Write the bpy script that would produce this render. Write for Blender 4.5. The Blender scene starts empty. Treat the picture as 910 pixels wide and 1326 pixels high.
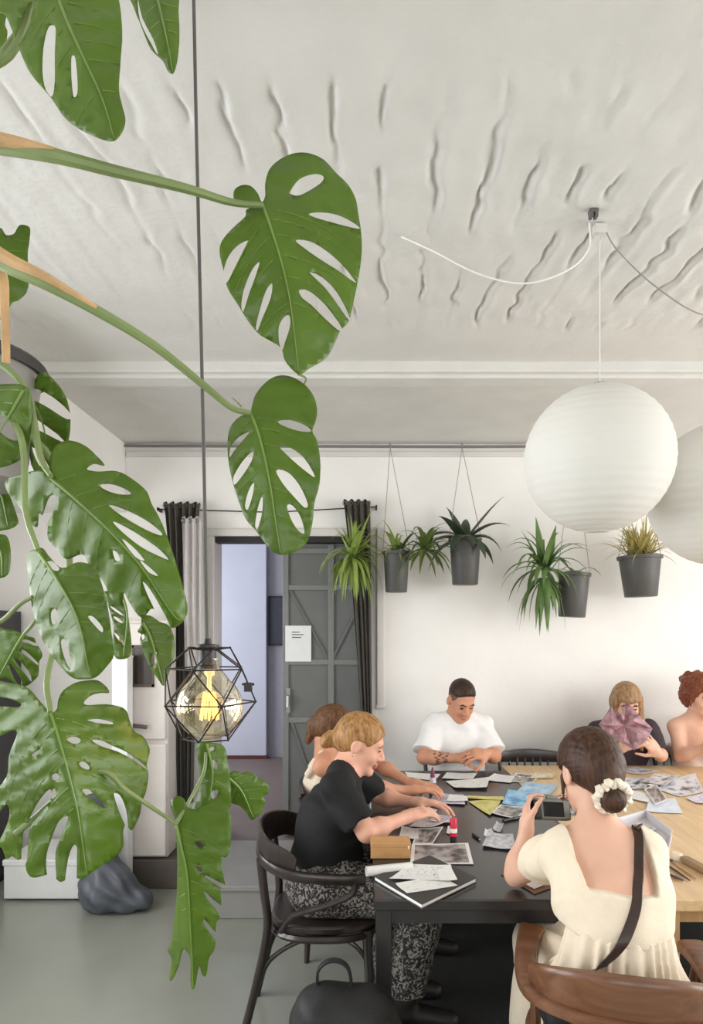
import bpy, bmesh, math, random
import numpy as np
from mathutils import Vector, Matrix, geometry
random.seed(7); rng = np.random.default_rng(7)
C = bpy.context.scene.collection
F, CX, HY, EYE = 850.0, 475.0, 820.0, 1.52
PI = math.pi
def at(px, py, d):
    return Vector(((px-CX)*d/F, d, EYE+(HY-py)*d/F))
def on_z(px, py, z):
    d = (EYE-z)*F/(py-HY); return at(px, py, d)
V = Vector

# ---------------------------------------------------------------- materials
def srgb(r, g, b):
    f = lambda c: (c/12.92 if c <= .04045 else ((c+.055)/1.055)**2.4)
    return (f(r/255), f(g/255), f(b/255), 1)
def mat(name, col, rough=.6, metal=0, var=.06, scale=20, bump=0, bscale=60, spec=.5, trans=0, sub=0, coat=0, stretch=None, sheen=0, emit=None):
    m = bpy.data.materials.new(name); m.use_nodes = True
    nt = m.node_tree; N = nt.nodes; L = nt.links
    b = N['Principled BSDF']; out = N['Material Output']
    c = srgb(*col) if len(col) == 3 else col
    tc = N.new('ShaderNodeTexCoord'); mp = N.new('ShaderNodeMapping'); L.new(tc.outputs['Object'], mp.inputs[0])
    if stretch: mp.inputs['Scale'].default_value = stretch
    if var > 0:
        n = N.new('ShaderNodeTexNoise'); n.inputs['Scale'].default_value = scale; n.inputs['Detail'].default_value = 4
        L.new(mp.outputs[0], n.inputs['Vector'])
        r = N.new('ShaderNodeValToRGB'); L.new(n.outputs['Fac'], r.inputs[0])
        r.color_ramp.elements[0].position = .3; r.color_ramp.elements[1].position = .7
        r.color_ramp.elements[0].color = tuple(x*(1-var) for x in c[:3])+(1,)
        r.color_ramp.elements[1].color = tuple(min(1, x*(1+var)) for x in c[:3])+(1,)
        L.new(r.outputs[0], b.inputs['Base Color']); m['ramp'] = r.name
    else: b.inputs['Base Color'].default_value = c
    b.inputs['Roughness'].default_value = rough; b.inputs['Metallic'].default_value = metal
    b.inputs['Specular IOR Level'].default_value = spec
    if sub: b.inputs['Subsurface Weight'].default_value = sub; b.inputs['Subsurface Radius'].default_value = (.02, .008, .004); b.inputs['Subsurface Scale'].default_value = .5
    if coat: b.inputs['Coat Weight'].default_value = coat; b.inputs['Coat Roughness'].default_value = .15
    if sheen: b.inputs['Sheen Weight'].default_value = sheen
    if emit: b.inputs['Emission Color'].default_value = srgb(*emit[0]); b.inputs['Emission Strength'].default_value = emit[1]
    if bump:
        n2 = N.new('ShaderNodeTexNoise'); n2.inputs['Scale'].default_value = bscale; n2.inputs['Detail'].default_value = 5
        L.new(mp.outputs[0], n2.inputs['Vector'])
        bp = N.new('ShaderNodeBump'); bp.inputs['Strength'].default_value = bump; bp.inputs['Distance'].default_value = .01
        L.new(n2.outputs['Fac'], bp.inputs['Height']); L.new(bp.outputs[0], b.inputs['Normal'])
    if trans:
        t = N.new('ShaderNodeBsdfTranslucent'); t.inputs[0].default_value = tuple(min(1, x*1.2) for x in c[:3])+(1,)
        if var > 0: L.new(r.outputs[0], t.inputs[0])
        mx = N.new('ShaderNodeMixShader'); mx.inputs[0].default_value = trans
        L.new(b.outputs[0], mx.inputs[1]); L.new(t.outputs[0], mx.inputs[2]); L.new(mx.outputs[0], out.inputs[0])
    return m
def wood(name, c1, c2, rough=.45, scale=3, axis='X', coat=0):
    m = mat(name, c1, rough, var=0, coat=coat); nt = m.node_tree; N = nt.nodes; L = nt.links
    b = N['Principled BSDF']; tc = [n for n in N if n.type == 'TEX_COORD'][0]; mp = [n for n in N if n.type == 'MAPPING'][0]
    mp.inputs['Scale'].default_value = {'X': (1, 12, 12), 'Y': (12, 1, 12), 'Z': (12, 12, 1)}[axis]
    n = N.new('ShaderNodeTexNoise'); n.inputs['Scale'].default_value = scale; n.inputs['Detail'].default_value = 6; n.inputs['Distortion'].default_value = .6
    L.new(mp.outputs[0], n.inputs['Vector'])
    r = N.new('ShaderNodeValToRGB'); L.new(n.outputs['Fac'], r.inputs[0])
    r.color_ramp.elements[0].position = .32; r.color_ramp.elements[1].position = .68
    r.color_ramp.elements[0].color = srgb(*c1); r.color_ramp.elements[1].color = srgb(*c2)
    L.new(r.outputs[0], b.inputs['Base Color'])
    return m
def printed(name, paper, inks, scale=6, thr=.5, rough=.5, margin=.08, kind='noise'):
    """a sheet with a printed field inside a paper-white margin, laid out in the sheet's own UV"""
    m = mat(name, paper, rough, var=0); nt = m.node_tree; N = nt.nodes; L = nt.links; b = N['Principled BSDF']
    uv = N.new('ShaderNodeUVMap'); mp = N.new('ShaderNodeMapping'); L.new(uv.outputs[0], mp.inputs[0])
    mp.inputs['Location'].default_value = (random.random()*9, random.random()*9, 0)
    if kind == 'noise':
        t = N.new('ShaderNodeTexNoise'); t.inputs['Scale'].default_value = scale; t.inputs['Detail'].default_value = 6; o = t.outputs['Fac']
    elif kind == 'lines':
        mp.inputs['Scale'].default_value = (1.2, 14, 1)
        t = N.new('ShaderNodeTexNoise'); t.inputs['Scale'].default_value = scale; t.inputs['Detail'].default_value = 2; o = t.outputs['Fac']
    else:
        t = N.new('ShaderNodeTexVoronoi'); t.inputs['Scale'].default_value = scale; o = t.outputs['Distance']
    L.new(mp.outputs[0], t.inputs['Vector'])
    r = N.new('ShaderNodeValToRGB'); L.new(o, r.inputs[0]); cr = r.color_ramp
    ks = [srgb(*k) for k in inks]
    cr.elements[0].color = ks[0]; cr.elements[0].position = thr-.12; cr.elements[1].color = ks[-1]; cr.elements[1].position = thr+.12
    for i, k in enumerate(ks[1:-1]):
        e = cr.elements.new(thr-.12+.24*(i+1)/(len(ks)-1)); e.color = k
    sx = N.new('ShaderNodeSeparateXYZ'); L.new(uv.outputs[0], sx.inputs[0])
    def band(s):
        a = N.new('ShaderNodeMath'); a.operation = 'SUBTRACT'; L.new(s, a.inputs[0]); a.inputs[1].default_value = .5
        c = N.new('ShaderNodeMath'); c.operation = 'ABSOLUTE'; L.new(a.outputs[0], c.inputs[0])
        d = N.new('ShaderNodeMath'); d.operation = 'LESS_THAN'; L.new(c.outputs[0], d.inputs[0]); d.inputs[1].default_value = .5-margin
        return d.outputs[0]
    mu = N.new('ShaderNodeMath'); mu.operation = 'MULTIPLY'; L.new(band(sx.outputs[0]), mu.inputs[0]); L.new(band(sx.outputs[1]), mu.inputs[1])
    mx = N.new('ShaderNodeMix'); mx.data_type = 'RGBA'; L.new(mu.outputs[0], mx.inputs[0]); mx.inputs[6].default_value = srgb(*paper); L.new(r.outputs[0], mx.inputs[7])
    L.new(mx.outputs[2], b.inputs['Base Color'])
    return m

# ---------------------------------------------------------------- mesh builder
def frame_of(d):
    d = d.normalized(); up = V((0, 0, 1)) if abs(d.z) < .9 else V((1, 0, 0))
    x = up.cross(d).normalized(); return x, d.cross(x).normalized()
class MB:
    def __init__(s): s.v = []; s.f = []; s.uv = None
    def add(s, vs, fs):
        o = len(s.v); s.v += [tuple(v) for v in vs]; s.f += [tuple(i+o for i in f) for f in fs]; return s
    def box(s, lo, hi, M=None):
        (a, b, c), (d, e, f) = lo, hi
        vs = [V(p) for p in ((a,b,c),(d,b,c),(d,e,c),(a,e,c),(a,b,f),(d,b,f),(d,e,f),(a,e,f))]
        if M: vs = [M @ v for v in vs]
        return s.add(vs, [(3,2,1,0),(4,5,6,7),(0,1,5,4),(1,2,6,5),(2,3,7,6),(3,0,4,7)])
    def tube(s, pts, r, n=8, cap=True, flat=None, closed=False):
        pts = [V(p) for p in pts]; m = len(pts); R = r if isinstance(r, (list, tuple)) else [r]*m
        vs = []; fs = []; x = None
        for i, p in enumerate(pts):
            if closed: d = pts[(i+1) % m]-pts[i-1]
            else: d = pts[min(i+1, m-1)]-pts[max(i-1, 0)]
            d.normalize()
            if x is None: x, y = frame_of(d)
            else:
                x = (x-d*x.dot(d)).normalized(); y = d.cross(x)
            if flat is not None:   # flat = (up vector, half width along it, half thickness)
                y = (flat[0]-d*flat[0].dot(d)).normalized(); x = y.cross(d)
                ry, rx = flat[1]*R[i], flat[2]*R[i]
            else: rx = ry = R[i]
            for k in range(n):
                a = 2*PI*k/n
                ca, sa = math.cos(a), math.sin(a)
                if flat is not None:
                    ca = math.copysign(abs(ca)**.5, ca); sa = math.copysign(abs(sa)**.5, sa)
                vs.append(p+x*(rx*ca)+y*(ry*sa))
        for i in range(m if closed else m-1):
            for k in range(n):
                j = (i+1) % m
                fs.append((i*n+k, i*n+(k+1) % n, j*n+(k+1) % n, j*n+k))
        if cap and not closed: fs += [tuple(range(n))[::-1], tuple((m-1)*n+k for k in range(n))]
        return s.add(vs, fs)
    def lathe(s, prof, M=None, n=32, cap0=False, cap1=False):
        vs = []; fs = []
        for (r, z) in prof:
            for k in range(n):
                a = 2*PI*k/n; p = V((r*math.cos(a), r*math.sin(a), z)); vs.append(M @ p if M else p)
        for i in range(len(prof)-1):
            for k in range(n):
                fs.append((i*n+k, i*n+(k+1) % n, (i+1)*n+(k+1) % n, (i+1)*n+k))
        if cap0: fs.append(tuple(range(n))[::-1])
        if cap1: fs.append(tuple((len(prof)-1)*n+k for k in range(n)))
        return s.add(vs, fs)
    def ball(s, c, r, n=16):
        prof = [(max(1e-4, r*math.sin(PI*i/(n//2+2))), -r*math.cos(PI*i/(n//2+2))) for i in range(n//2+3)]
        return s.lathe(prof, Matrix.Translation(c), n, True, True)
    def prism(s, poly, d, M=None):
        n = len(poly); vs = [V((x, y, 0)) for x, y in poly]+[V((x, y, d)) for x, y in poly]
        if M: vs = [M @ v for v in vs]
        return s.add(vs, [tuple(range(n))[::-1], tuple(range(n, 2*n))]+[(i, (i+1) % n, n+(i+1) % n, n+i) for i in range(n)])
    def sheet(s, fn, nu, nv, th=.001):
        g = [[V(fn(i/nu, j/nv)) for i in range(nu+1)] for j in range(nv+1)]
        vs = []; uvs = []
        nrm = (g[0][nu]-g[0][0]).cross(g[nv][0]-g[0][0]).normalized()
        for k in (0, 1):
            for j in range(nv+1):
                for i in range(nu+1): vs.append(g[j][i]+nrm*(th*k)); uvs.append((i/nu, j/nv))
        W = nu+1; T = W*(nv+1); fs = []
        for j in range(nv):
            for i in range(nu):
                a = j*W+i; fs.append((a+T, a+1+T, a+1+W+T, a+W+T)); fs.append((a, a+W, a+1+W, a+1))
        ring = [i for i in range(nu+1)]+[j*W+nu for j in range(1, nv+1)]+[nv*W+i for i in range(nu-1, -1, -1)]+[j*W for j in range(nv-1, 0, -1)]
        for a, b in zip(ring, ring[1:]+ring[:1]): fs.append((a, b, b+T, a+T))
        s.add(vs, fs); s.uv = uvs; return s
    def build(s, name, m, parent=None, smooth=True, bevel=0, ang=40, loc=None):
        me = bpy.data.meshes.new(name); me.from_pydata(s.v, [], s.f)
        if s.uv:
            ul = me.uv_layers.new(name='UVMap')
            for l in me.loops: ul.data[l.index].uv = s.uv[l.vertex_index]
        return finish(name, me, m, parent, smooth, bevel, ang, loc)
def finish(name, me, m, parent=None, smooth=True, bevel=0, ang=40, loc=None):
    bm = bmesh.new(); bm.from_mesh(me); bmesh.ops.recalc_face_normals(bm, faces=bm.faces); 
    if smooth:
        for f in bm.faces: f.smooth = True
        for e in bm.edges:
            if len(e.link_faces) == 2 and e.calc_face_angle(0) > math.radians(ang): e.smooth = False
    bm.to_mesh(me); bm.free()
    o = bpy.data.objects.new(name, me); C.objects.link(o)
    for k in (m if isinstance(m, (list, tuple)) else [m]): me.materials.append(k)
    if parent:
        o.parent = parent; o.matrix_parent_inverse = Matrix.Translation(parent.location).inverted()
    if bevel:
        b = o.modifiers.new('bevel', 'BEVEL'); b.width = bevel; b.segments = 2; b.limit_method = 'ANGLE'; b.angle_limit = math.radians(40)
    return o
def thing(name, label, cat, loc=(0, 0, 0), group=None):
    o = bpy.data.objects.new(name, None); C.objects.link(o); o.location = loc; o.empty_display_size = .05
    o['label'] = label; o['category'] = cat; o['kind'] = 'thing'
    if group: o['group'] = group
    return o
def tag(o, label, cat, group=None, kind='thing'):
    o['label'] = label; o['category'] = cat; o['kind'] = kind
    if group: o['group'] = group
    return o
def struct(o, label=None, cat=None):
    o['kind'] = 'structure'
    if label: o['label'] = label
    if cat: o['category'] = cat
    return o
def dup(root, loc, rotz=0, label=None):
    r = root.copy(); C.objects.link(r); r.location = loc; r.rotation_euler = (0, 0, rotz)
    if label: r['label'] = label
    for ch in list(root.children):
        c = ch.copy(); C.objects.link(c); c.parent = r; c.matrix_parent_inverse = ch.matrix_parent_inverse.copy()
        for g in list(ch.children):
            d = g.copy(); C.objects.link(d); d.parent = c; d.matrix_parent_inverse = g.matrix_parent_inverse.copy()
    return r
def spline(pts, per=8, closed=False):
    P = [np.array(p, float) for p in pts]; n = len(P); out = []
    for i in range(n if closed else n-1):
        p0 = P[i-1] if (closed or i > 0) else 2*P[0]-P[1]
        p1 = P[i]; p2 = P[(i+1) % n]
        p3 = P[(i+2) % n] if (closed or i+2 < n) else 2*P[-1]-P[-2]
        for k in range(per):
            t = k/per
            out.append(.5*((2*p1)+(-p0+p2)*t+(2*p0-5*p1+4*p2-p3)*t*t+(-p0+3*p1-3*p2+p3)*t**3))
    if not closed: out.append(P[-1])
    return out

# ---------------------------------------------------------------- implicit bodies
BIG = 1.0
SEAT = [None]
class Vol:
    def __init__(s, lo, hi, v):
        s.lo = np.array(lo, float); s.vx = v
        s.n = np.ceil((np.array(hi)-s.lo)/v).astype(int)+1
        s.f = np.full(s.n, BIG, np.float32)
    def sub(s, lo, hi):
        a = np.clip(np.floor((np.array(lo)-s.lo)/s.vx).astype(int), 0, s.n); b = np.clip(np.ceil((np.array(hi)-s.lo)/s.vx).astype(int)+1, 0, s.n)
        if (b <= a).any(): return None, None
        ax = [s.lo[i]+np.arange(a[i], b[i])*s.vx for i in range(3)]
        g = np.meshgrid(*ax, indexing='ij', sparse=False)
        return tuple(slice(a[i], b[i]) for i in range(3)), np.stack(g, -1).astype(np.float32)
    def mix(s, sl, d, k, op='u'):
        a = s.f[sl]
        if op == 'u':
            h = np.clip(.5+.5*(a-d)/k, 0, 1); s.f[sl] = a*(1-h)+d*h-k*h*(1-h)
        elif op == 's':   # subtract
            d = -d; h = np.clip(.5-.5*(a-d)/k, 0, 1); s.f[sl] = a*(1-h)+d*h+k*h*(1-h)
        elif op == 'i':
            h = np.clip(.5-.5*(a-d)/k, 0, 1); s.f[sl] = a*(1-h)+d*h+k*h*(1-h)
    def cone(s, a, b, ra, rb, k=.02, op='u', w=None, fw=1.0):
        a = np.array(a, np.float32); b = np.array(b, np.float32); pad = max(ra, rb)*max(1, fw)+k+.05
        sl, P = s.sub(np.minimum(a, b)-pad, np.maximum(a, b)+pad)
        if sl is None: return s
        q = P-a; ba = b-a
        if w is not None:
            w = np.array(w, np.float32); w = w/np.linalg.norm(w)
            q = q-((q@w)*(1-1/fw))[..., None]*w; ba = ba-(ba@w)*(1-1/fw)*w
        t = np.clip((q@ba)/max(1e-9, ba@ba), 0, 1)
        d = np.linalg.norm(q-t[..., None]*ba, axis=-1)-(ra+(rb-ra)*t)
        s.mix(sl, d, k, op); return s
    def ell(s, c, r, R=None, k=.02, op='u'):
        c = np.array(c, np.float32); r = np.array(r, np.float32)*np.ones(3, np.float32); pad = r.max()+k+.05
        sl, P = s.sub(c-pad, c+pad)
        if sl is None: return s
        q = P-c
        if R is not None: q = q@np.array(R, np.float32)
        k0 = np.linalg.norm(q/r, axis=-1); k1 = np.linalg.norm(q/(r*r), axis=-1)+1e-9
        s.mix(sl, k0*(k0-1)/k1, k, op); return s
    def plane(s, p, n, k=.004):   # keep the side where (x-p).n < 0
        sl, P = s.sub(s.lo, s.lo+s.n*s.vx); n = np.array(n, np.float32); n = n/np.linalg.norm(n)
        s.mix(sl, (P-np.array(p, np.float32))@n, k, 'i'); return s
    def minus(s, o, k=.003, off=0):
        s.mix((slice(None),)*3, o.f-off, k, 's'); return s
    def ripple(s, fn):
        sl, P = s.sub(s.lo, s.lo+s.n*s.vx); m = np.abs(s.f) < .06
        s.f[m] += fn(P[m]); return s
    def mesh(s, name):
        f = s.f; n = f.shape
        neg = f < 0
        c = [neg[i:n[0]-1+i, j:n[1]-1+j, k:n[2]-1+k] for i in (0, 1) for j in (0, 1) for k in (0, 1)]
        cnt = sum(x.astype(np.int8) for x in c); act = (cnt > 0) & (cnt < 8)
        idx = np.argwhere(act); ids = np.full(act.shape, -1, np.int64); ids[act] = np.arange(len(idx))
        acc = np.zeros((len(idx), 3)); w = np.zeros(len(idx))
        cor = [(i, j, k) for i in (0, 1) for j in (0, 1) for k in (0, 1)]
        for A in range(8):
            for B in range(A+1, 8):
                a, b = cor[A], cor[B]
                if sum(abs(x-y) for x, y in zip(a, b)) != 1: continue
                fa = f[idx[:, 0]+a[0], idx[:, 1]+a[1], idx[:, 2]+a[2]]; fb = f[idx[:, 0]+b[0], idx[:, 1]+b[1], idx[:, 2]+b[2]]
                m = (fa < 0) != (fb < 0); t = np.where(m, fa/np.where(m, fa-fb, 1), 0)
                acc += np.where(m[:, None], np.array(a)+t[:, None]*(np.array(b)-np.array(a)), 0); w += m
        P = s.lo+(idx+acc/w[:, None])*s.vx
        faces = []
        for ax in range(3):
            o = [0, 0, 0]; o[ax] = 1
            A = f[:n[0]-o[0], :n[1]-o[1], :n[2]-o[2]] < 0; B = f[o[0]:, o[1]:, o[2]:] < 0
            e = np.argwhere(A != B); fl = A[e[:, 0], e[:, 1], e[:, 2]]
            u, v = [(1, 2), (2, 0), (0, 1)][ax]
            ok = (e[:, u] > 0) & (e[:, v] > 0) & (e[:, u] < n[u]-1) & (e[:, v] < n[v]-1); e = e[ok]; fl = fl[ok]
            def g(du, dv):
                q = e.copy(); q[:, u] -= du; q[:, v] -= dv; return ids[q[:, 0], q[:, 1], q[:, 2]]
            Q = np.stack([g(1, 1), g(0, 1), g(0, 0), g(1, 0)], 1); Q[~fl] = Q[~fl][:, ::-1]
            faces.append(Q)
        Q = np.concatenate(faces); Q = Q[(Q >= 0).all(1)]
        me = bpy.data.meshes.new(name)
        me.vertices.add(len(P)); me.vertices.foreach_set('co', P.astype(np.float32).ravel())
        me.loops.add(len(Q)*4); me.loops.foreach_set('vertex_index', Q.astype(np.int32).ravel())
        me.polygons.add(len(Q)); me.polygons.foreach_set('loop_start', np.arange(0, len(Q)*4, 4, dtype=np.int32))
        me.update(calc_edges=True); me.validate()
        me.polygons.foreach_set('use_smooth', np.ones(len(me.polygons), bool))
        return me
    def build(s, name, m, parent=None, region=None, relax=1):
        if SEAT[0]:   # whatever sits is pressed flat against its seat
            cx, cy, hx, hy, zt = SEAT[0]; sl, P = s.sub((cx-hx-.02, cy-hy-.02, zt-.1), (cx+hx+.02, cy+hy+.02, zt+.03))
            if sl: s.mix(sl, np.maximum(np.maximum(np.abs(P[..., 0]-cx)-hx, np.abs(P[..., 1]-cy)-hy), np.maximum(P[..., 2]-zt, zt-.075-P[..., 2])), .004, 's')
        me = s.mesh(name)
        if relax:
            bm = bmesh.new(); bm.from_mesh(me)
            for _ in range(relax): bmesh.ops.smooth_vert(bm, verts=bm.verts, factor=.5, use_axis_x=True, use_axis_y=True, use_axis_z=True)
            bm.to_mesh(me); bm.free()
        o = bpy.data.objects.new(name, me); C.objects.link(o)
        for k in (m if isinstance(m, (list, tuple)) else [m]): me.materials.append(k)
        if region:
            cen = np.zeros(len(me.polygons)*3, np.float32); me.polygons.foreach_get('center', cen); cen = cen.reshape(-1, 3)
            me.polygons.foreach_set('material_index', region(cen).astype(np.int32))
        if parent: o.parent = parent; o.matrix_parent_inverse = Matrix.Translation(parent.location).inverted()
        return o

# ================================================================ the room
XL, XR, YF, YB, H = -2.45, 3.5, -2.2, 4.25, 2.745
M_wall = mat('wall paint', (238, 235, 231), .75, var=.03, scale=3, bump=.12, bscale=25)
M_ceil = mat('ceiling paint', (212, 210, 205), .7, var=.04, scale=5, bump=.25, bscale=40)
M_floor = mat('floor paint', (146, 148, 138), .26, var=.07, scale=1.5, bump=.02, bscale=6, spec=.6)
M_trim = mat('trim paint', (214, 210, 205), .5, var=.03, scale=8)
M_step = mat('step paint', (150, 148, 145), .55, var=.06, scale=6)
M_hall = mat('hall floor', (120, 104, 98), .6, var=.08, scale=4)
M_hallwall = mat('hall wall paint', (205, 206, 216), .7, var=.03, scale=3)
M_doorgrey = mat('grey door paint', (104, 106, 104), .5, var=.08, scale=6, bump=.05)
M_dark = mat('dark paint', (38, 34, 32), .6, var=.1)
M_blackmetal = mat('black metal', (34, 31, 30), .45, metal=.6, var=.1)

MB().box((XL-.2, YF-.2, -.12), (XR+.2, YB+3.2, 0)).build('floor', M_floor)
struct(bpy.data.objects['floor'])
# ceiling: plaster over an old ribbed vault, the ribs run towards the far wall
def vnoise(x, y, s, seed):
    r = np.random.default_rng(seed).random((97, 97)); X = np.asarray(x)*s+31; Y = np.asarray(y)*s+31
    i = np.floor(X).astype(int); j = np.floor(Y).astype(int); u = X-i; v = Y-j; u = u*u*(3-2*u); v = v*v*(3-2*v)
    g = lambda a, b: r[a % 97, b % 97]
    return (g(i, j)*(1-u)+g(i+1, j)*u)*(1-v)+(g(i, j+1)*(1-u)+g(i+1, j+1)*u)*v
xs = np.arange(XL, XR+.001, .0085); ys = np.concatenate([np.arange(YF, .9, .12), np.arange(.9, 2.95, .014), np.arange(2.95, YB+.21, .05)])
GX, GY = np.meshgrid(xs, ys)
wob = .05*(vnoise(GX, GY*.6, 4, 1)-.5)+.03*(vnoise(GX, GY, 18, 2)-.5)
ph = ((GX+wob)/.125) % 1.0
saw = np.clip(1-np.abs(ph-.5)/.13, 0, 1)*1.0+.35*np.clip(1-np.abs(ph-.68)/.2, 0, 1)*-1
amp = np.clip((vnoise(GX*1.0, GY*.9, 8, 3)-.25)*2.6, 0, 1)*np.clip((vnoise(GX, GY, 2, 9)+.45), 0, 1)
mask = np.clip((GY-1.40)/.12, 0, 1)*np.clip((2.68-GY)/.08, 0, 1)
sideL = np.clip((GX+1.6)/1.9, .25, 1)
sm = lambda t: t*t*(3-2*t)
DZ = .0165*saw*amp*sm(mask)*sideL-.006*(vnoise(GX, GY, 3, 4)-.5)-.006*(vnoise(GX, GY*.5, 26, 5)-.5)*(.3+.7*mask)
DZ += -.006*np.exp(-((GY-1.62-.03*np.sin(GX*5))/.03)**2)*np.clip(vnoise(GX, GY, 5, 6)-.4, 0, 1)
DZ += .05*np.clip(1-((GY-2.0)/1.0)**2, 0, 1)*0
nx, ny = len(xs), len(ys)
vs = np.stack([GX, GY, H+DZ], -1).reshape(-1, 3)
jj, ii = np.meshgrid(np.arange(ny-1), np.arange(nx-1), indexing='ij'); a = (jj*nx+ii).ravel()
me = bpy.data.meshes.new('ceiling'); me.from_pydata(vs.tolist(), [], np.stack([a, a+nx, a+nx+1, a+1], 1).tolist())
o = finish('ceiling', me, M_ceil, None, True, 0, 80)
s = o.modifiers.new('slab', 'SOLIDIFY'); s.thickness = .1; s.offset = 1 if me.polygons[0].normal.z > 0 else -1
struct(o)
# walls with openings (x/y ranges along the wall, z ranges)
def wall(name, axis, pos, th, lo, hi, z1, holes, m=M_wall):
    mb = MB(); us = sorted({lo, hi}|{h[0] for h in holes}|{h[1] for h in holes}); zs = sorted({0, z1}|{h[2] for h in holes}|{h[3] for h in holes})
    for u0, u1 in zip(us, us[1:]):
        for z0, z2 in zip(zs, zs[1:]):
            if any(h[0] <= u0 and u1 <= h[1] and h[2] <= z0 and z2 <= h[3] for h in holes): continue
            mb.box((u0, pos, z0), (u1, pos+th, z2)) if axis == 'x' else mb.box((pos, u0, z0), (pos+th, u1, z2))
    o = mb.build(name, m, None, False); 
    return struct(o)
DX0, DX1, DZ0, DZ1 = -1.0, .02, .18, 2.145
wall('wall_back', 'x', YB, .2, XL-.2, XR+.2, H+.08, [(DX0, DX1, 0, DZ1)])
WL = [(.2, 1.5, .85, 2.45), (1.7, 3.0, .85, 2.45)]
WR = [(-.4, 1.1, .85, 2.45), (1.4, 3.6, .85, 2.5)]
WF = [(-1.6, .2, .9, 2.45), (.8, 2.8, .9, 2.45)]  # front openings are unseen, put in to let fill light through
wall('wall_left', 'y', XL-.2, .2, YF, YB, H+.08, WL)
wall('wall_right', 'y', XR, .2, YF, YB, H+.08, WR)
wall('wall_front', 'x', YF-.2, .2, XL-.2, XR+.2, H+.08, WF)
wn = 0
for ax, pos, hs in (('y', XL-.1, WL), ('y', XR+.1, WR), ('x', YF-.1, WF)):
    for (u0, u1, z0, z1) in hs:
        wn += 1; mb = MB(); um = (u0+u1)/2; zm = z0+(z1-z0)*.68
        for (p, q, r, t) in ((u0, u0+.06, z0, z1), (u1-.06, u1, z0, z1), (u0, u1, z0, z0+.06), (u0, u1, z1-.06, z1), (um-.03, um+.03, z0, z1), (u0, u1, zm-.02, zm+.02)):
            mb.box((p, pos-.03, r), (q, pos+.03, t)) if ax == 'x' else mb.box((pos-.03, p, r), (pos+.03, q, t))
        struct(mb.build('window_%d' % wn, M_trim, None, False))
# bulkhead along the left side of the ceiling, beam across the room
MB().box((XL, 2.2, 2.30), (-1.56, YB, H+.02)).build('trim_1', M_wall, None, False, .01); struct(bpy.data.objects['trim_1'])
bm_ = MB(); bm_.box((-1.56, 2.96, H-.045), (XR, 3.13, H+.02)); bm_.box((-1.56, 2.99, H-.062), (XR, 3.10, H-.04))
struct(bm_.build('trim_2', M_ceil, None, False, .006))
mb = MB(); mb.tube([(-1.56, YB-.03, H-.02), (.6, YB-.035, H-.028), (2, YB-.03, H-.02), (XR, YB-.03, H-.02)], .009, 8)
tag(mb.build('plant_rail', mat('grey rail', (120, 116, 112), .5)), 'thin grey rail along the top of the far wall', 'rail')
mb = MB(); mb.box((-1.555, YB-.02, H-.085), (XR, YB, H-.05)); struct(mb.build('trim_3', M_trim, None, False, .005))
# door casing: dark lintel, pale jambs, the boxed-in pipe right of the door
mb = MB(); mb.box((DX0-.06, YB-.03, DZ1+.0), (DX1+.04, YB+.02, DZ1+.05)); mb.box((DX0-.07, YB-.02, 0.0), (DX0+.014, YB+.215, DZ1+.05)); mb.box((DX1+.001, YB-.02, 0.0), (DX1+.04, YB+.03, DZ1+.05))
struct(mb.build('trim_4', M_trim, None, False, .006))
mb = MB(); mb.box((DX0, YB+.01, DZ1-.035), (DX1, YB+.1, DZ1)); struct(mb.build('trim_5', M_dark, None, False))
mb = MB(); mb.box((.062, YB-.05, 1.045), (.115, YB, 2.2)); mb.box((.055, YB-.055, 1.035), (.12, YB, 1.06)); struct(mb.build('trim_6', M_trim, None, False, .008))
# hall behind the door
mb = MB(); mb.box((-2.6, YB+.2, .05), (.9, 7.5, .18)); mb.box((DX0, YB, .02), (DX1, YB+.2, .18)); struct(mb.build('floor_2', M_hall, None, False))
mb = MB(); mb.box((-2.6, 7.1, .18), (.9, 7.2, 2.8)); mb.box((.8, YB+.2, .18), (.9, 7.1, 2.8)); mb.box((-2.6, YB+.2, .18), (-2.5, 5.0, 2.8)); mb.box((-2.6, 6.6, .18), (-2.5, 7.1, 2.8)); struct(mb.build('wall_hall', mat('hall grey wall', (168, 166, 172), .7, var=.03), None, False))
mb = MB(); mb.box((-2.6, YB+.2, 2.8), (.9, 7.2, 2.9)); struct(mb.build('ceiling_hall', M_hallwall, None, False))
d = thing('hall_door', 'pale lavender door at the far end of the hall', 'door', (-1.35, 7.04, .18))
mb = MB(); mb.box((-2.0, 7.02, .2), (-1.075, 7.08, 2.55)); mb.build('door_leaf', M_hallwall, d, False, .008)
mb = MB(); mb.box((-2.0, 6.99, .18), (-1.06, 7.06, .215)); mb.build('threshold', mat('oxblood paint', (96, 50, 48), .5), d, False)
mb = MB(); mb.tube([(-1.85, 7.0, 1.2), (-1.75, 6.98, 1.2)], .012); mb.build('handle', M_blackmetal, d)
b_ = thing('wall_board', 'narrow dark board on the hall wall beside the lavender door', 'board', (-1.0, 7.08, 1.4))
mb = MB(); mb.box((-1.05, 7.07, 1.40), (-.9, 7.1, 1.91)); mb.build('panel', mat('slate panel', (60, 63, 74), .5), b_, False, .004)
mb = MB(); mb.box((-1.06, 7.06, 1.39), (-1.045, 7.1, 1.92)); mb.box((-.905, 7.06, 1.39), (-.89, 7.1, 1.92)); mb.box((-1.06, 7.06, 1.905), (-.89, 7.1, 1.92)); mb.box((-1.06, 7.06, 1.39), (-.89, 7.1, 1.405)); mb.build('frame', M_dark, b_, False)
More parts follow.
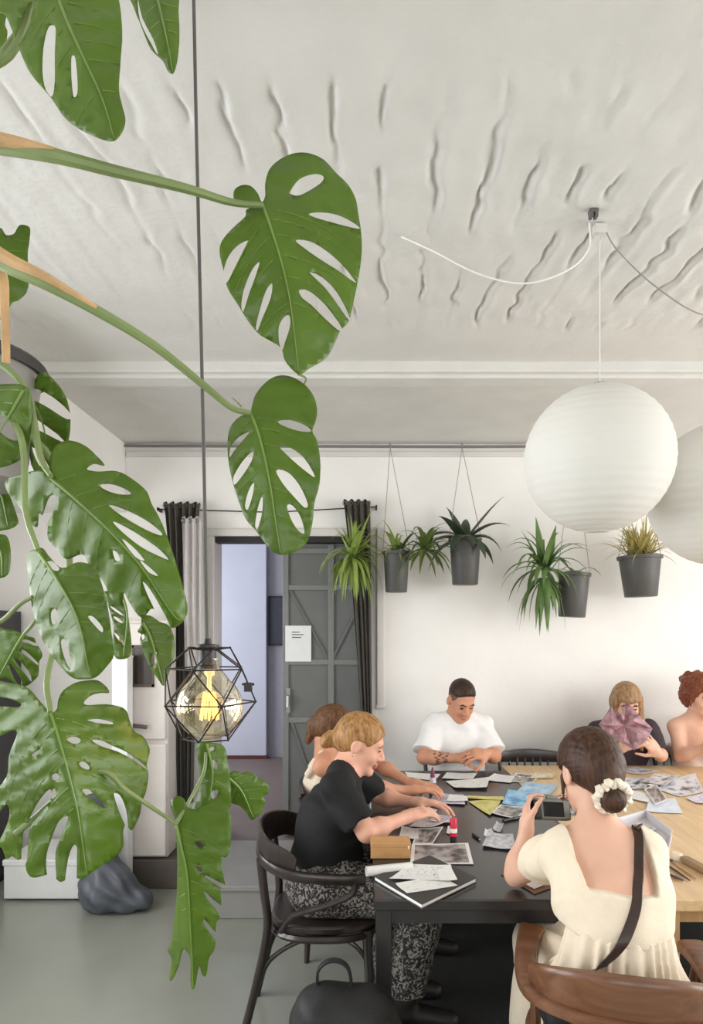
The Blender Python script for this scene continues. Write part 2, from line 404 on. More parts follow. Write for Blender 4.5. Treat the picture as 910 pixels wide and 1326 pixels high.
# landing and step in front of the door
mb = MB(); mb.box((-.88, 3.49, 0), (.02, YB, .176)); mb.box((-.895, 3.475, .150), (.03, YB, .18)); struct(mb.build('floor_step', M_step, None, False, .006), None)
mb = MB(); mb.box((-1.62, 3.9, 0), (-.88, YB, .172)); struct(mb.build('floor_plinth', mat('brown step paint', (92, 84, 78), .6, var=.08), None, False, .006))
# grey steel door leaf, closed half of the double door
g = struct(thing('door_1', 'grey steel door leaf with rails and a notice, half of the doorway', 'door', (-.55, YB+.08, .18)))
lx0, lx1 = -.553, .018
mb = MB(); mb.box((lx0, YB+.07, .19), (lx1, YB+.11, DZ1-.04)); mb.build('door_panel', M_doorgrey, g, False, .004)
mb = MB()
for z in (.21, .95, 1.33, 1.82, 2.06): mb.box((lx0, YB+.055, z-.018), (lx1, YB+.075, z+.018))
for x in (lx0+.02, -.235, lx1-.02): mb.box((x-.02, YB+.052, .19), (x+.02, YB+.075, DZ1-.04))
mb.build('door_rail', mat('rail grey paint', (122, 123, 120), .5, var=.05), g, False, .004)
mb = MB()
for (xa, za, xb, zb) in ((-.5, 1.80, -.26, 1.36), (.0, 1.80, -.22, 1.36), (-.5, .95, -.26, .25), (.0, .95, -.22, .25)):
    mb.tube([(xa, YB+.062, za), (xb, YB+.062, zb)], .009, 6)
mb.build('brace', M_doorgrey, g)
mb = MB(); mb.tube([(-.515, YB+.05, 1.11), (-.515, YB+.02, 1.11), (-.515, YB+.015, 1.04)], .009, 8); mb.box((-.528, YB+.045, 1.0), (-.502, YB+.055, 1.16)); mb.build('handle', mat('worn steel', (150, 150, 148), .35, metal=.8), g)
n = thing('notice', 'white printed notice taped to the grey steel door', 'notice', (-.45, YB+.045, 1.34))
mb = MB(); mb.sheet(lambda u, v: (-.535+.17*u, YB+.0485-.004*math.sin(u*3), 1.335+.235*v), 6, 2, .001); mb.build('paper', mat('notice paper', (226, 226, 226), .7, var=.02), n)
mb = MB()
for k, (w, z) in enumerate(((.05, 1.525), (.075, 1.508), (.06, 1.49))): mb.box((-.49, YB+.0425, z), (-.49+w, YB+.0445, z+.005))
mb.build('print', M_dark, n, False)
# curtains on a wire
cw = MB().tube([(-1.33, YB-.072, 2.31), (-.6, YB-.072, 2.29), (.06, YB-.072, 2.325)], .004, 6); cw.box((-1.335, YB-.08, 2.30), (-1.325, YB, 2.32)); cw.box((.055, YB-.08, 2.315), (.065, YB, 2.335))
tag(cw.build('curtain_wire', M_blackmetal), 'thin dark wire stretched across above the doorway', 'wire')
def curtain(name, label, m, x0, x1, bx0, bx1, z1, z0, y, folds, depth, gath=.5):
    t = thing(name, label, 'curtain', ((x0+x1)/2, y, z0)); mb = MB()
    def fn(u, v):
        k = 1-v; w = k**gath if gath else k
        a = x0+(bx0-x0)*w; b = x1+(bx1-x1)*w
        return (a+(b-a)*u, y+depth*math.sin(u*PI*2*folds+k*1.2)+.3*depth*math.sin(u*17+k*5), z0+(z1-z0)*v+.012*math.sin(u*PI*2*folds)*v)
    mb.sheet(fn, folds*12, 24, .004); mb.build('cloth', m, t)
    mb = MB()
    for k in range(folds+1):
        x = x0+(x1-x0)*(k+.25)/(folds+.5); mb.tube([(x+.012*math.cos(a), y-.004, z1-.02+.012*math.sin(a)) for a in np.linspace(0, 2*PI, 11)[:-1]], .003, 5, closed=True)
    mb.build('ring', mat('ring steel', (150, 146, 140), .3, metal=.9), t)
M_curt = mat('dark taupe curtain', (70, 64, 56), .9, var=.12, scale=40, sheen=.2)
curtain('curtain', 'dark taupe curtain gathered left of the doorway, narrowing downward', M_curt, -1.285, -1.05, -1.20, -1.10, 2.345, .45, YB-.105, 5, .022, .6)
curtain('curtain', 'dark taupe curtain right of the doorway, behind the spider plant', M_curt, -.15, .02, -.02, .035, 2.36, .75, YB-.105, 4, .02, .8)
curtain('curtain', 'pale grey curtain hanging in front of the left door jamb', mat('pale grey curtain', (196, 190, 188), .85, var=.05, scale=30), -1.15, -1.025, -1.135, -1.01, 2.24, 1.3, YB-.165, 3, .014, .8)

# ================================================================ light
def area(name, loc, rot, sx, sy, e, col):
    l = bpy.data.lights.new(name, 'AREA'); l.shape = 'RECTANGLE'; l.size = sx; l.size_y = sy; l.energy = e; l.color = col
    o = bpy.data.objects.new(name, l); C.objects.link(o); o.location = loc; o.rotation_euler = rot; return o
DAY = (.95, .98, 1.0); WARM = (1, .985, .96)
for i, (u0, u1, z0, z1) in enumerate(WL): area('daylight_left', (XL-.25, (u0+u1)/2, (z0+z1)/2), (0, -PI/2, 0), z1-z0, u1-u0, 85, DAY)
for i, (u0, u1, z0, z1) in enumerate(WR): area('daylight_right', (XR+.25, (u0+u1)/2, (z0+z1)/2), (0, PI/2, 0), z1-z0, u1-u0, 122, WARM)
for i, (u0, u1, z0, z1) in enumerate(WF): area('fill_front', ((u0+u1)/2, YF-.25, (z0+z1)/2), (PI/2, 0, 0), u1-u0, z1-z0, 50, DAY)  # fill lamps at the unseen windows added behind the camera
area('daylight_hall', (-2.9, 5.8, 1.6), (0, -PI/2, 0), 1.8, 1.4, 95, (.85, .9, 1.0))
w = bpy.data.worlds.new('world'); bpy.context.scene.world = w; w.use_nodes = True
w.node_tree.nodes['Background'].inputs[0].default_value = (.9, .95, 1, 1); w.node_tree.nodes['Background'].inputs[1].default_value = 1.5
cam = bpy.data.cameras.new('camera'); co = bpy.data.objects.new('camera', cam); C.objects.link(co)
co.location = (0, 0, EYE); co.rotation_euler = (PI/2, 0, 0); cam.sensor_width = 36; cam.lens = F/1326*36
cam.shift_x = -(CX-455)/1326; cam.shift_y = (HY-663)/1326; cam.clip_start = .05
sc = bpy.context.scene; sc.camera = co
sc.view_settings.view_transform = 'Standard'; sc.view_settings.look = 'None'; sc.view_settings.gamma = 1; sc.view_settings.use_curve_mapping = False
sc.view_settings.exposure = -.72

# ================================================================ the big monstera
M_leaf = mat('monstera leaf', (90, 121, 23), .38, var=.16, scale=9, spec=.62, trans=.28, bump=.06, bscale=70)
M_vein = mat('monstera vein', (112, 138, 62), .4, var=.08, scale=20)
M_pet = mat('petiole green', (122, 138, 84), .45, var=.12, scale=14, stretch=(1, 1, 1))
M_sheath = mat('dry leaf sheath', (196, 158, 112), .7, var=.22, scale=18, bump=.3, bscale=50)
M_soil = mat('potting soil', (52, 40, 32), .95, var=.3, scale=60, bump=.6, bscale=90)
monstera = thing('monstera_plant', 'big hanging monstera with split leaves along the left, in a grey pot', 'plant', at(-40, 520, 1.25))
def pip(p, poly):
    x, y = p; c = False; n = len(poly)
    for i in range(n):
        x1, y1 = poly[i]; x2, y2 = poly[i-1]
        if (y1 > y) != (y2 > y) and x < (x2-x1)*(y-y1)/(y2-y1)+x1: c = not c
    return c
def monstera_leaf(T, outline, holes, rib, Z0, dz=0., fold=.0, side=0., curl=0., wave=.003, nveins=6, sharp=False, m=None):
    ox, oy, sc_ = T; cv = lambda L: [(ox+x/sc_, oy+y/sc_) for x, y in L]
    out = [tuple(p) for p in spline(cv(outline), 4, True)]
    hol = [[tuple(p) for p in spline(cv(h), 3, True)] for h in holes]
    rb = np.array(spline(cv(rib), 6)); tot = np.linalg.norm(rb[-1]-rb[0]); L = tot
    xs_ = [p[0] for p in out]; ys_ = [p[1] for p in out]
    def st(p):
        d = rb-np.array(p); i = int((d**2).sum(1).argmin())
        j = min(i, len(rb)-2); tg = rb[j+1]-rb[j]; tg = tg/np.linalg.norm(tg); e = np.array(p)-rb[i]
        return i/(len(rb)-1)+(min(0, e@tg)/L if i == 0 else 0), tg[0]*e[1]-tg[1]*e[0]
    def depth(p):
        s_, t = st(p); a = abs(t)/100
        return Z0+dz*s_+curl*(s_-.4)**2*2+fold*a+side*t/100+wave*math.sin(s_*2*PI*nveins-a*7+(1.3 if t > 0 else 0))*min(1, a*4)
    pts = list(out); edges = [(i, (i+1) % len(out)) for i in range(len(out))]
    for h in hol:
        b0 = len(pts); pts += h; edges += [(b0+i, b0+(i+1) % len(h)) for i in range(len(h))]
    step = 7
    for gx in np.arange(min(xs_), max(xs_), step):
        for gy in np.arange(min(ys_), max(ys_), step):
            q = (gx+.31*math.sin(gy), gy+.29*math.sin(gx))
            if pip(q, out) and not any(pip(q, h) for h in hol): pts.append(q)
    r = geometry.delaunay_2d_cdt([V(p) for p in pts], edges, [], 0, 1e-4)
    vv = [tuple(v) for v in r[0]]; fs = []
    for f in r[2]:
        c = (sum(vv[i][0] for i in f)/3, sum(vv[i][1] for i in f)/3)
        if pip(c, out) and not any(pip(c, h) for h in hol): fs.append(tuple(f))
    mb = MB(); mb.add([at(p[0], p[1], depth(p)) for p in vv], fs)
    lf = mb.build('leaf', m or M_leaf, monstera, True, 0, 75)
    so = lf.modifiers.new('thickness', 'SOLIDIFY'); so.thickness = .0009; so.offset = 0
    # veins: midrib and laterals a hair proud of the blade
    vb = MB(); k = len(rb)
    P = [at(p[0], p[1], depth(p)-.0012) for p in rb]
    vb.tube(P, [.0024*Z0*(1-.75*i/(k-1)) for i in range(k)], 6)
    for q in range(nveins):
        i = int((.06+.78*q/nveins)*(k-1)); tg = rb[min(i+1, k-1)]-rb[max(i-1, 0)]; tg = tg/np.linalg.norm(tg)
        for sg in (1, -1):
            nrm = np.array([-tg[1], tg[0]])*sg; p = rb[i].copy(); path = []
            for w_ in range(40):
                d = nrm*(1-.012*w_)+tg*(.45+.03*w_); d = d/np.linalg.norm(d); p = p+d*4.5
                if not pip(tuple(p), out) or any(pip(tuple(p), h) for h in hol): break
                path.append(at(p[0], p[1], depth(p)-.0008))
            if len(path) > 3: vb.tube(path, [.0007*Z0*(1-.7*w_/len(path)) for w_ in range(len(path))], 5)
    vb.build('vein', M_vein, lf)
    return lf
c1 = (0, 0, 1.896); c3 = (0, 450, 1.978); c5 = (0, 820, 2.528); cA = (0, 280, 3.9); cB = (0, 660, 5.525); cC = (120, 740, 6.03); cD = (190, 1000, 4.575)
# the leaf held out over the room
monstera_leaf(c1, [(645,503),(612,507),(590,503),(574,488),(576,466),(594,455),(615,457),(632,474),(643,496),(651,480),(651,450),(662,415),(690,390),(725,376),(760,377),(795,393),(825,425),(855,455),(873,490),(880,530),(886,570),(888,620),(880,680),(870,730),(855,790),(835,812),(822,842),(800,880),(762,903),(733,919),(700,887),(690,855),(660,835),(635,820),(610,790),(585,750),(560,710),(550,670),(539,620),(546,590),(572,560),(602,532),(606,514)],
 [[(712,470),(735,440),(770,427),(793,432),(790,447),(765,465),(735,480),(716,478)], [(757,525),(790,521),(830,528),(865,545),(884,562),(850,556),(810,545),(775,535)], [(725,590),(760,592),(800,615),(840,650),(872,690),(868,692),(830,665),(790,640),(750,612)], [(760,668),(790,680),(825,715),(855,770),(855,785),(830,750),(800,710),(775,685)], [(735,712),(760,715),(800,750),(838,803),(832,812),(800,785),(765,750),(740,730)], [(608,590),(600,610),(580,650),(555,697),(548,672),(558,635),(580,605)], [(637,643),(630,670),(612,720),(597,765),(592,745),(602,700),(620,660)], [(668,695),(665,730),(645,780),(632,812),(628,800),(638,760),(652,715)], [(710,775),(712,800),(700,840),(692,860),(684,835),(685,800),(697,778)]],
 [(645,505),(665,560),(695,660),(715,760),(733,912)], 1.12, dz=-.05, fold=.05, curl=.04, side=-.03)
monstera_leaf(c3, [(640,165),(645,150),(655,120),(680,90),(710,73),(745,75),(780,95),(803,125),(812,160),(808,190),(800,215),(812,240),(820,290),(818,350),(805,400),(800,450),(785,500),(750,525),(717,531),(690,515),(660,475),(630,440),(610,390),(595,340),(585,290),(583,240),(590,205),(610,180)],
 [[(710,190),(740,185),(780,198),(797,215),(770,215),(735,205)], [(715,253),(745,257),(780,285),(807,332),(780,315),(745,285)], [(707,315),(735,318),(765,350),(788,400),(780,410),(755,385),(725,350)], [(735,405),(750,405),(770,435),(780,475),(765,470),(745,440)], [(640,215),(625,235),(600,265),(588,282),(590,255),(610,230)], [(648,265),(645,290),(620,330),(600,352),(598,330),(622,290)], [(650,345),(648,375),(635,415),(627,405),(635,370)], [(672,380),(672,420),(660,465),(653,455),(660,410)]],
 [(643,170),(665,230),(690,340),(705,440),(718,526)], 1.08, dz=-.06, fold=.05, curl=.04, side=.03)
monstera_leaf(c1, [(-12,20),(15,40),(45,115),(75,180),(125,240),(160,290),(200,320),(250,342),(280,346),(300,325),(308,295),(300,260),(292,220),(296,150),(300,80),(292,0),(270,-60),(160,-90),(40,-60)],
 [[(115,75),(125,62),(137,70),(135,130),(135,200),(128,238),(112,220),(104,180),(106,120)], [(175,140),(185,142),(190,190),(190,230),(180,237),(175,190)], [(70,8),(84,12),(78,50),(50,105),(32,114),(45,70)]],
 [(120,-70),(160,40),(200,130),(250,240),(280,338)], .98, dz=-.07, fold=.05, curl=.05)
monstera_leaf(c1, [(300,-60),(325,10),(345,60),(370,120),(400,150),(413,176),(425,180),(435,150),(440,90),(438,30),(430,-60)],
 [[(338,-5),(350,45),(378,100),(388,135),(372,110),(343,50)]], [(372,-55),(392,20),(410,100),(424,176)], 1.08, dz=-.05, fold=.12, curl=.04)
monstera_leaf(c1, [(-60,-40),(0,-30),(32,-12),(35,10),(20,30),(12,60),(18,85),(0,150),(-50,180)], [], [(-10,-35),(-8,60),(-20,160)], 1.12, fold=.1, nveins=3)
monstera_leaf(cA, [(-60,120),(0,60),(30,95),(70,88),(100,45),(150,58),(148,130),(140,200),(143,360),(100,420),(60,440),(30,500),(-20,520),(-70,400)], [], [(-40,110),(20,250),(20,480)], 1.24, fold=.06, nveins=4)
monstera_leaf(c3, [(90,82),(110,62),(140,85),(168,125),(180,180),(175,240),(150,300),(110,330),(80,300),(72,200),(76,120)],
 [[(78,106),(105,110),(150,138),(182,172),(172,184),(120,152),(82,130)], [(72,172),(100,188),(150,225),(164,244),(110,217),(72,197)], [(82,255),(110,280),(127,312),(100,302)]], [(70,120),(105,180),(130,300)], 1.22, fold=-.05, dz=.03)
# leaves by the pot, half out of the picture
monstera_leaf(c3, [(-60,110),(0,95),(60,97),(82,130),(76,240),(60,282),(0,308),(-60,300)], [[(-10,180),(15,178),(42,205),(44,238),(20,232),(-10,205)]], [(60,110),(20,180),(-40,280)], 1.02, fold=.06, nveins=4)
monstera_leaf(c3, [(-50,305),(0,300),(32,315),(46,350),(22,362),(40,420),(46,452),(10,468),(-50,460)], [], [(-40,310),(0,370),(20,455)], 1.3, fold=.05, nveins=4)
monstera_leaf(c3, [(-50,475),(0,478),(20,487),(28,530),(20,582),(-20,592),(-50,580)], [], [(-40,480),(0,520),(5,585)], 1.3, fold=.05, nveins=3)
# the broad leaf in the middle
monstera_leaf(c3, [(130,330),(127,312),(128,280),(145,250),(175,238),(215,250),(245,275),(268,302),(240,298),(222,312),(250,318),(300,317),(340,338),(375,368),(388,400),(410,440),(430,490),(450,550),(470,620),(480,670),(470,700),(440,718),(412,692),(390,668),(362,692),(330,650),(318,628),(310,660),(284,642),(265,600),(230,560),(212,530),(170,542),(150,520),(124,490),(120,450),(100,424),(95,460),(70,440),(45,400),(20,370),(15,340),(50,325),(100,315)],
 [[(255,352),(285,350),(320,362),(335,376),(300,375),(270,365)], [(278,403),(320,415),(370,440),(410,470),(412,482),(370,465),(310,430)], [(290,445),(340,470),(400,510),(430,540),(420,540),(360,510),(310,470)], [(312,490),(340,510),(370,545),(345,535)], [(358,545),(380,560),(405,585),(380,575)], [(365,600),(385,620),(420,680),(436,716),(413,702),(385,650)], [(288,520),(300,525),(308,545),(295,545)], [(128,380),(148,385),(140,412),(122,450),(110,470),(101,455),(112,420)]],
 [(130,335),(200,395),(280,470),(360,560),(440,680),(465,700)], 1.0, dz=.03, fold=.09, curl=.03, side=.03, nveins=7)
monstera_leaf(c3, [(95,515),(70,530),(72,580),(80,650),(95,710),(115,760),(150,810),(185,845),(215,850),(245,845),(275,815),(292,785),(285,730),(280,690),(270,640),(255,590),(240,560),(200,550),(160,565),(130,540),(110,515)],
 [[(130,680),(140,668),(148,680),(145,705),(133,708)], [(155,755),(168,748),(180,790),(182,825),(168,805)], [(117,550),(135,548),(152,565),(145,573),(125,563)], [(225,690),(240,690),(262,715),(262,730),(245,715)]], [(100,525),(150,600),(200,700),(230,840)], .94, dz=-.02, fold=.06, curl=.04, side=.07)
# the big split leaf low on the left
monstera_leaf(c5, [(165,258),(186,248),(190,220),(205,190),(240,165),(280,155),(320,155),(350,178),(356,195),(330,196),(300,203),(274,226),(285,235),(330,233),(370,235),(410,250),(425,290),(440,322),(470,340),(490,382),(480,430),(485,470),(477,520),(464,552),(455,600),(430,645),(413,622),(402,650),(402,700),(370,738),(330,762),(290,790),(270,806),(250,800),(228,800),(200,814),(182,802),(160,790),(110,800),(88,780),(80,735),(60,742),(40,730),(22,738),(8,705),(-6,690),(18,640),(32,590),(20,560),(-15,600),(-30,540),(22,470),(30,400),(56,332),(40,318),(-20,330),(-30,170),(45,165),(92,180),(130,222)],
 [[(285,285),(320,280),(365,290),(366,298),(320,294)], [(218,348),(240,338),(262,345),(262,358),(240,362)], [(300,350),(330,350),(372,370),(420,392),(470,430),(478,446),(430,412),(385,388),(330,370)], [(258,425),(275,420),(292,435),(290,447),(268,440)], [(268,515),(290,510),(310,530),(345,560),(340,572),(300,545)], [(170,465),(185,458),(196,470),(188,482),(172,480)], [(170,515),(182,510),(182,540),(170,545)], [(150,520),(168,513),(164,550),(125,600),(98,640),(88,745),(70,760),(74,660),(95,610),(120,560)], [(158,812),(150,740),(165,680),(190,620),(218,598),(222,612),(197,670),(182,720),(184,780),(182,815)], [(213,830),(222,740),(240,695),(252,700),(252,740),(248,815)], [(-20,214),(20,212),(66,228),(62,242),(20,240),(-20,236)], [(372,530),(392,530),(412,575),(420,640),(400,610)], [(105,395),(130,380),(128,390),(108,402)]],
 [(165,258),(200,370),(230,480),(255,590),(283,785)], 1.0, dz=-.03, fold=.10, curl=.03, side=-.05, nveins=8)
monstera_leaf(cB, [(-40,860),(40,855),(90,860),(150,880),(200,905),(245,920),(260,960),(290,1000),(302,1050),(280,1090),(275,1180),(240,1225),(190,1260),(140,1260),(100,1240),(40,1200),(-40,1190)],
 [[(160,930),(200,930),(262,960),(264,978),(200,955),(165,950)], [(130,1000),(180,1010),(272,1095),(262,1107),(190,1050),(140,1015)], [(100,1065),(140,1080),(210,1165),(225,1232),(190,1190),(130,1110)], [(60,1105),(90,1120),(150,1210),(155,1250),(130,1255),(90,1180)]], [(170,890),(100,1000),(0,1180)], 1.12, fold=.05, nveins=4)
monstera_leaf(cC, [(90,155),(180,165),(235,230),(270,310),(300,520),(300,640),(260,680),(180,675),(155,560),(165,440),(130,300),(95,200)],
 [[(135,270),(180,290),(235,335),(220,340),(160,300)], [(160,350),(195,360),(235,395),(215,400),(175,375)], [(165,475),(190,490),(235,545),(250,585),(215,550),(180,510)]], [(230,180),(270,350),(240,660)], 1.28, fold=.04, nveins=4)
monstera_leaf(cC, [(385,350),(450,345),(520,390),(590,420),(625,480),(640,560),(635,660),(600,780),(570,870),(545,890),(510,840),(475,790),(440,740),(425,690),(392,625),(370,530),(380,490),(350,468),(376,420)], [[(470,640),(500,630),(490,670),(500,700),(470,740),(455,700)], [(380,500),(400,490),(405,520),(388,535)]], [(390,400),(460,540),(550,880)], 1.34, fold=.06, dz=.02, nveins=5)
# the two hanging below the lamp
monstera_leaf(cD, [(180,310),(140,200),(150,158),(188,141),(222,160),(240,205),(300,215),(380,160),(450,170),(492,225),(498,300),(495,450),(470,502),(440,505),(452,600),(466,688),(436,690),(442,780),(434,858),(410,900),(404,1040),(370,1100),(352,1202),(328,1200),(310,1150),(288,1258),(270,1288),(260,1230),(258,1100),(216,1050),(188,1150),(150,1230),(134,1220),(148,1110),(125,1050),(150,1000),(160,900),(180,700),(180,450),(165,330)],
 [[(280,415),(305,412),(340,440),(310,445)], [(285,555),(310,555),(332,585),(310,588)], [(440,850),(400,800),(350,740),(340,700),(390,750),(450,800)], [(460,690),(400,660),(330,610),(335,600),(400,635),(470,670)], [(410,1000),(380,960),(335,890),(340,870),(385,920),(415,960)]],
 [(180,310),(200,420),(238,600),(255,850),(274,1275)], 1.08, dz=.0, fold=.10, curl=.05, side=.12, nveins=8)
monstera_leaf(cD, [(450,120),(480,20),(520,-10),(560,5),(600,-5),(660,30),(715,70),(720,120),(690,200),(680,240),(632,280),(610,275),(590,240),(550,200),(500,180)], [[(700,130),(735,140),(725,160),(690,155)]], [(470,20),(560,110),(630,265)], 1.17, dz=.03, fold=.06, nveins=5)
monstera_leaf((140, 900, 3.25), [(372,212),(430,200),(485,215),(502,270),(512,350),(517,420),(508,480),(440,490),(352,533),(300,545),(372,440),(385,330)], [[(425,225),(440,215),(446,228),(430,238)], [(437,285),(445,270),(460,295),(457,314),(445,305)], [(430,415),(445,400),(463,400),(456,425),(440,440)]], [(415,205),(440,330),(420,480)], 1.14, fold=.08, nveins=4)
def petiole(pts, r0, r1, m=M_pet, name='petiole', n=8):
    P = [V(tuple(p)) for p in spline([tuple(at(*q)) for q in pts], 6)]; k = len(P)
    return MB().tube(P, [r0+(r1-r0)*i/(k-1) for i in range(k)], n).build(name, m, monstera)
petiole([(-70,180,1.02),(60,200,1.0),(150,222,1.02),(240,244,1.07),(300,262,1.115),(341,266,1.12)], .012, .0045)
petiole([(-60,300,1.0),(5,343,.99),(60,368,.98),(130,405,1.0),(200,448,1.03),(265,500,1.06),(300,528,1.075),(325,535,1.08)], .011, .004)
sh = MB()
for pts, r in (([(-70,172,1.0),(0,181,.995),(50,191,.995),(110,207,1.005)], .012), ([(-60,290,.985),(5,332,.975),(60,359,.97),(125,398,.99)], .011)):
    P = [V(tuple(p)) for p in spline([tuple(at(*q)) for q in pts], 6)]; sh.tube(P, [r*(1-.75*(i/(len(P)-1))**1.5) for i in range(len(P))], 8)
sh.build('leaf_sheath', M_sheath, monstera)
petiole([(-40,330,1.05),(0,350,1.02),(6,400,1.02),(8,470,1.04)], .008, .006, M_sheath)
petiole([(-30,450,1.1),(30,500,1.07),(52,590,1.02),(66,617,1.0)], .007, .004)
petiole([(-30,500,1.08),(25,560,1.02),(33,660,.96),(49,712,.94)], .006, .0035)
petiole([(-20,815,1.0),(5,802,.98),(25,783,.96),(42,773,.95)], .004, .003)
petiole([(60,780,1.1),(44,806,1.1),(31,821,1.115)], .004, .003)
petiole([(-30,520,1.15),(70,600,1.2),(90,760,1.12),(62,870,1.03),(65,922,1.0)], .007, .004)
petiole([(20,1080,1.02),(120,1000,1.04),(165,1025,1.06),(200,1048,1.08),(228,1067,1.08)], .005, .0028)
petiole([(228,1067,1.085),(248,1032,1.12),(264,1000,1.135),(267,974,1.14)], .003, .003)
petiole([(385,484,1.10),(396,490,1.11),(392,500,1.12)], .002, .0012)
petiole([(312,526,1.08),(304,518,1.085),(300,515,1.09)], .0015, .0008)
petiole([(55,-60,1.02),(20,60,1.05),(-30,110,1.06),(-60,260,1.05)], .007, .007)
petiole([(190,-40,1.08),(120,-60,1.06),(-40,120,1.05)], .006, .006)
# the grey pot it grows in
pc = at(-52, 470, 1.2); pr = .140
mb = MB(); Mp = Matrix.Translation(pc)
mb.lathe([(.0001, -.22), (pr*.72, -.22), (pr*.76, -.215), (pr*.97, -.01), (pr*.97, 0), (pr*.9, 0), (pr*.88, -.02), (pr*.7, -.2), (.0001, -.2)], Mp, 40); mb.build('pot', mat('grey pot', (134, 130, 126), .5, var=.05, scale=9), monstera)
mb = MB(); mb.lathe([(pr*.95, -.012), (pr*1.03, -.016), (pr*1.04, .002), (pr*1.0, .008), (pr*.9, .004)], Mp, 40); mb.build('pot_rim', mat('black rim', (36, 33, 33), .5, var=0), monstera)
mb = MB(); mb.lathe([(.0001, -.028), (pr*.5, -.024), (pr*.885, -.034)], Mp, 24); mb.build('soil', M_soil, monstera)
mb = MB()
for a_ in (1.9, 3.14, 4.4): mb.tube([pc+V((pr*math.cos(a_), pr*math.sin(a_), 0)), pc+V((.02*math.cos(a_), .02*math.sin(a_), .55)), V((pc.x, pc.y, H-.02))], .003, 6)
mb.tube([V((pc.x, pc.y, H-.03)), V((pc.x, pc.y, H+.01))], .012, 8); mb.build('hanger', M_dark, monstera)

# ================================================================ pendant lamp with a wire cage
M_wire = mat('cage wire', (44, 40, 40), .4, metal=.5, var=.08)
lamp = thing('pendant_lamp', 'lit globe bulb in a faceted black wire cage hanging on a long cord', 'lamp', at(269, 960, 1.2))
Lz = 1.2
cp = [at(250, -42, Lz), at(254, 160, Lz), at(259, 380, Lz), at(264, 600, Lz), at(268, 826, Lz)]
MB().tube([V(tuple(p)) for p in spline([tuple(p) for p in cp], 8)], .0032, 8).build('cord', mat('grey cord', (92, 88, 86), .6), lamp)
MB().lathe([(.0001, -.03), (.035, -.03), (.045, -.005), (.045, .005), (.0001, .005)], Matrix.Translation((cp[0].x, cp[0].y, H-.002)), 24).build('ceiling_rose', M_wire, lamp)
ctr = at(269, 894, Lz); R_ = .0865
so = MB(); T = Matrix.Translation(at(268.5, 842, Lz))
so.lathe([(.0001, .022), (.006, .022), (.008, .012), (.021, .010), (.022, .004), (.016, .0), (.016, -.026), (.018, -.028), (.018, -.034), (.0001, -.034)], T, 20); so.build('socket', mat('socket bakelite', (48, 40, 40), .4), lamp)
# cage: five-fold faceted ball
cg = MB()
def ring(r, z, ph, n=5): return [ctr+V((r*math.cos(ph+2*PI*k/n), r*math.sin(ph+2*PI*k/n), z)) for k in range(n)]
zt, z1_, z2_, zb = .078, .040, -.022, -.088
A = ring(.040, zt, .2, 5); B = ring(.0745, z1_, .2+PI/5, 5); D = ring(.0865, z2_, .2, 5); E_ = ring(.045, zb, .2+PI/5, 5)
def bar(p, q): cg.tube([p, q], .0014, 6)
for k in range(5):
    n = (k+1) % 5
    bar(A[k], A[n]); bar(B[k], B[n]); bar(D[k], D[n]); bar(E_[k], E_[n])
    bar(A[k], B[k]); bar(A[k], B[k-1]); bar(B[k], D[k]); bar(B[k], D[n]); bar(D[k], E_[k]); bar(D[k], E_[k-1])
    bar(A[k], at(268.5, 840, Lz)+V((.014*math.cos(.2+2*PI*k/5), .014*math.sin(.2+2*PI*k/5), -.002)))
    for P in (A[k], B[k], D[k], E_[k]): cg.ball(P, .0021, 8)
cg.build('cage', M_wire, lamp)
cl = MB(); P = at(322, 889, Lz-.03); cl.box(tuple(P-V((.008, .004, .009))), tuple(P+V((.006, .004, .007)))); cl.tube([P+V((-.012, 0, .004)), P+V((.01, 0, .004))], .0025, 6); cl.build('clasp', M_wire, lamp, True, .001)
gm = bpy.data.materials.new('bulb glass'); gm.use_nodes = True; nt = gm.node_tree; bs = nt.nodes['Principled BSDF']
gl = nt.nodes.new('ShaderNodeBsdfGlossy'); gl.inputs['Roughness'].default_value = .03; gl.inputs[0].default_value = (1, .95, .85, 1)
tr = nt.nodes.new('ShaderNodeBsdfTransparent'); tr.inputs[0].default_value = (.98, .93, .80, 1)
lw = nt.nodes.new('ShaderNodeLayerWeight'); lw.inputs[0].default_value = .35; mx = nt.nodes.new('ShaderNodeMixShader')
nt.links.new(lw.outputs['Facing'], mx.inputs[0]); nt.links.new(tr.outputs[0], mx.inputs[1]); nt.links.new(gl.outputs[0], mx.inputs[2]); nt.links.new(mx.outputs[0], nt.nodes['Material Output'].inputs[0])
bc = at(271, 915, Lz); br = .060
prof = [(.0001, -br)]+[(br*math.sin(a), -br*math.cos(a)) for a in np.linspace(.15, 2.45, 18)]+[(.026, .062), (.017, .074), (.015, .088)]
MB().lathe(prof, Matrix.Translation(bc), 36).build('bulb', gm, lamp)
fm = mat('glowing filament', (255, 180, 90), .5, var=0, emit=((255, 150, 60), 14))
fb = MB()
for k in range(7):
    a = 2*PI*k/7; a2 = a+PI/7
    fb.tube([bc+V((.010*math.cos(a), .010*math.sin(a), .026)), bc+V((.017*math.cos(a2), .017*math.sin(a2), -.024))], .0011, 5)
    fb.tube([bc+V((.017*math.cos(a2), .017*math.sin(a2), -.024)), bc+V((.010*math.cos(a+2*PI/7), .010*math.sin(a+2*PI/7), .026))], .0011, 5)
fb.build('filament', fm, lamp)
MB().lathe([(.0001, .03), (.005, .03), (.004, .05), (.010, .078), (.012, .088)], Matrix.Translation(bc), 12).build('bulb_stem', mat('pale glass stem', (236, 220, 180), .2, var=0, emit=((255, 214, 150), .8)), lamp)
pl = bpy.data.lights.new('bulb_glow', 'POINT'); pl.energy = .35; pl.color = (1, .72, .4); pl.shadow_soft_size = .03
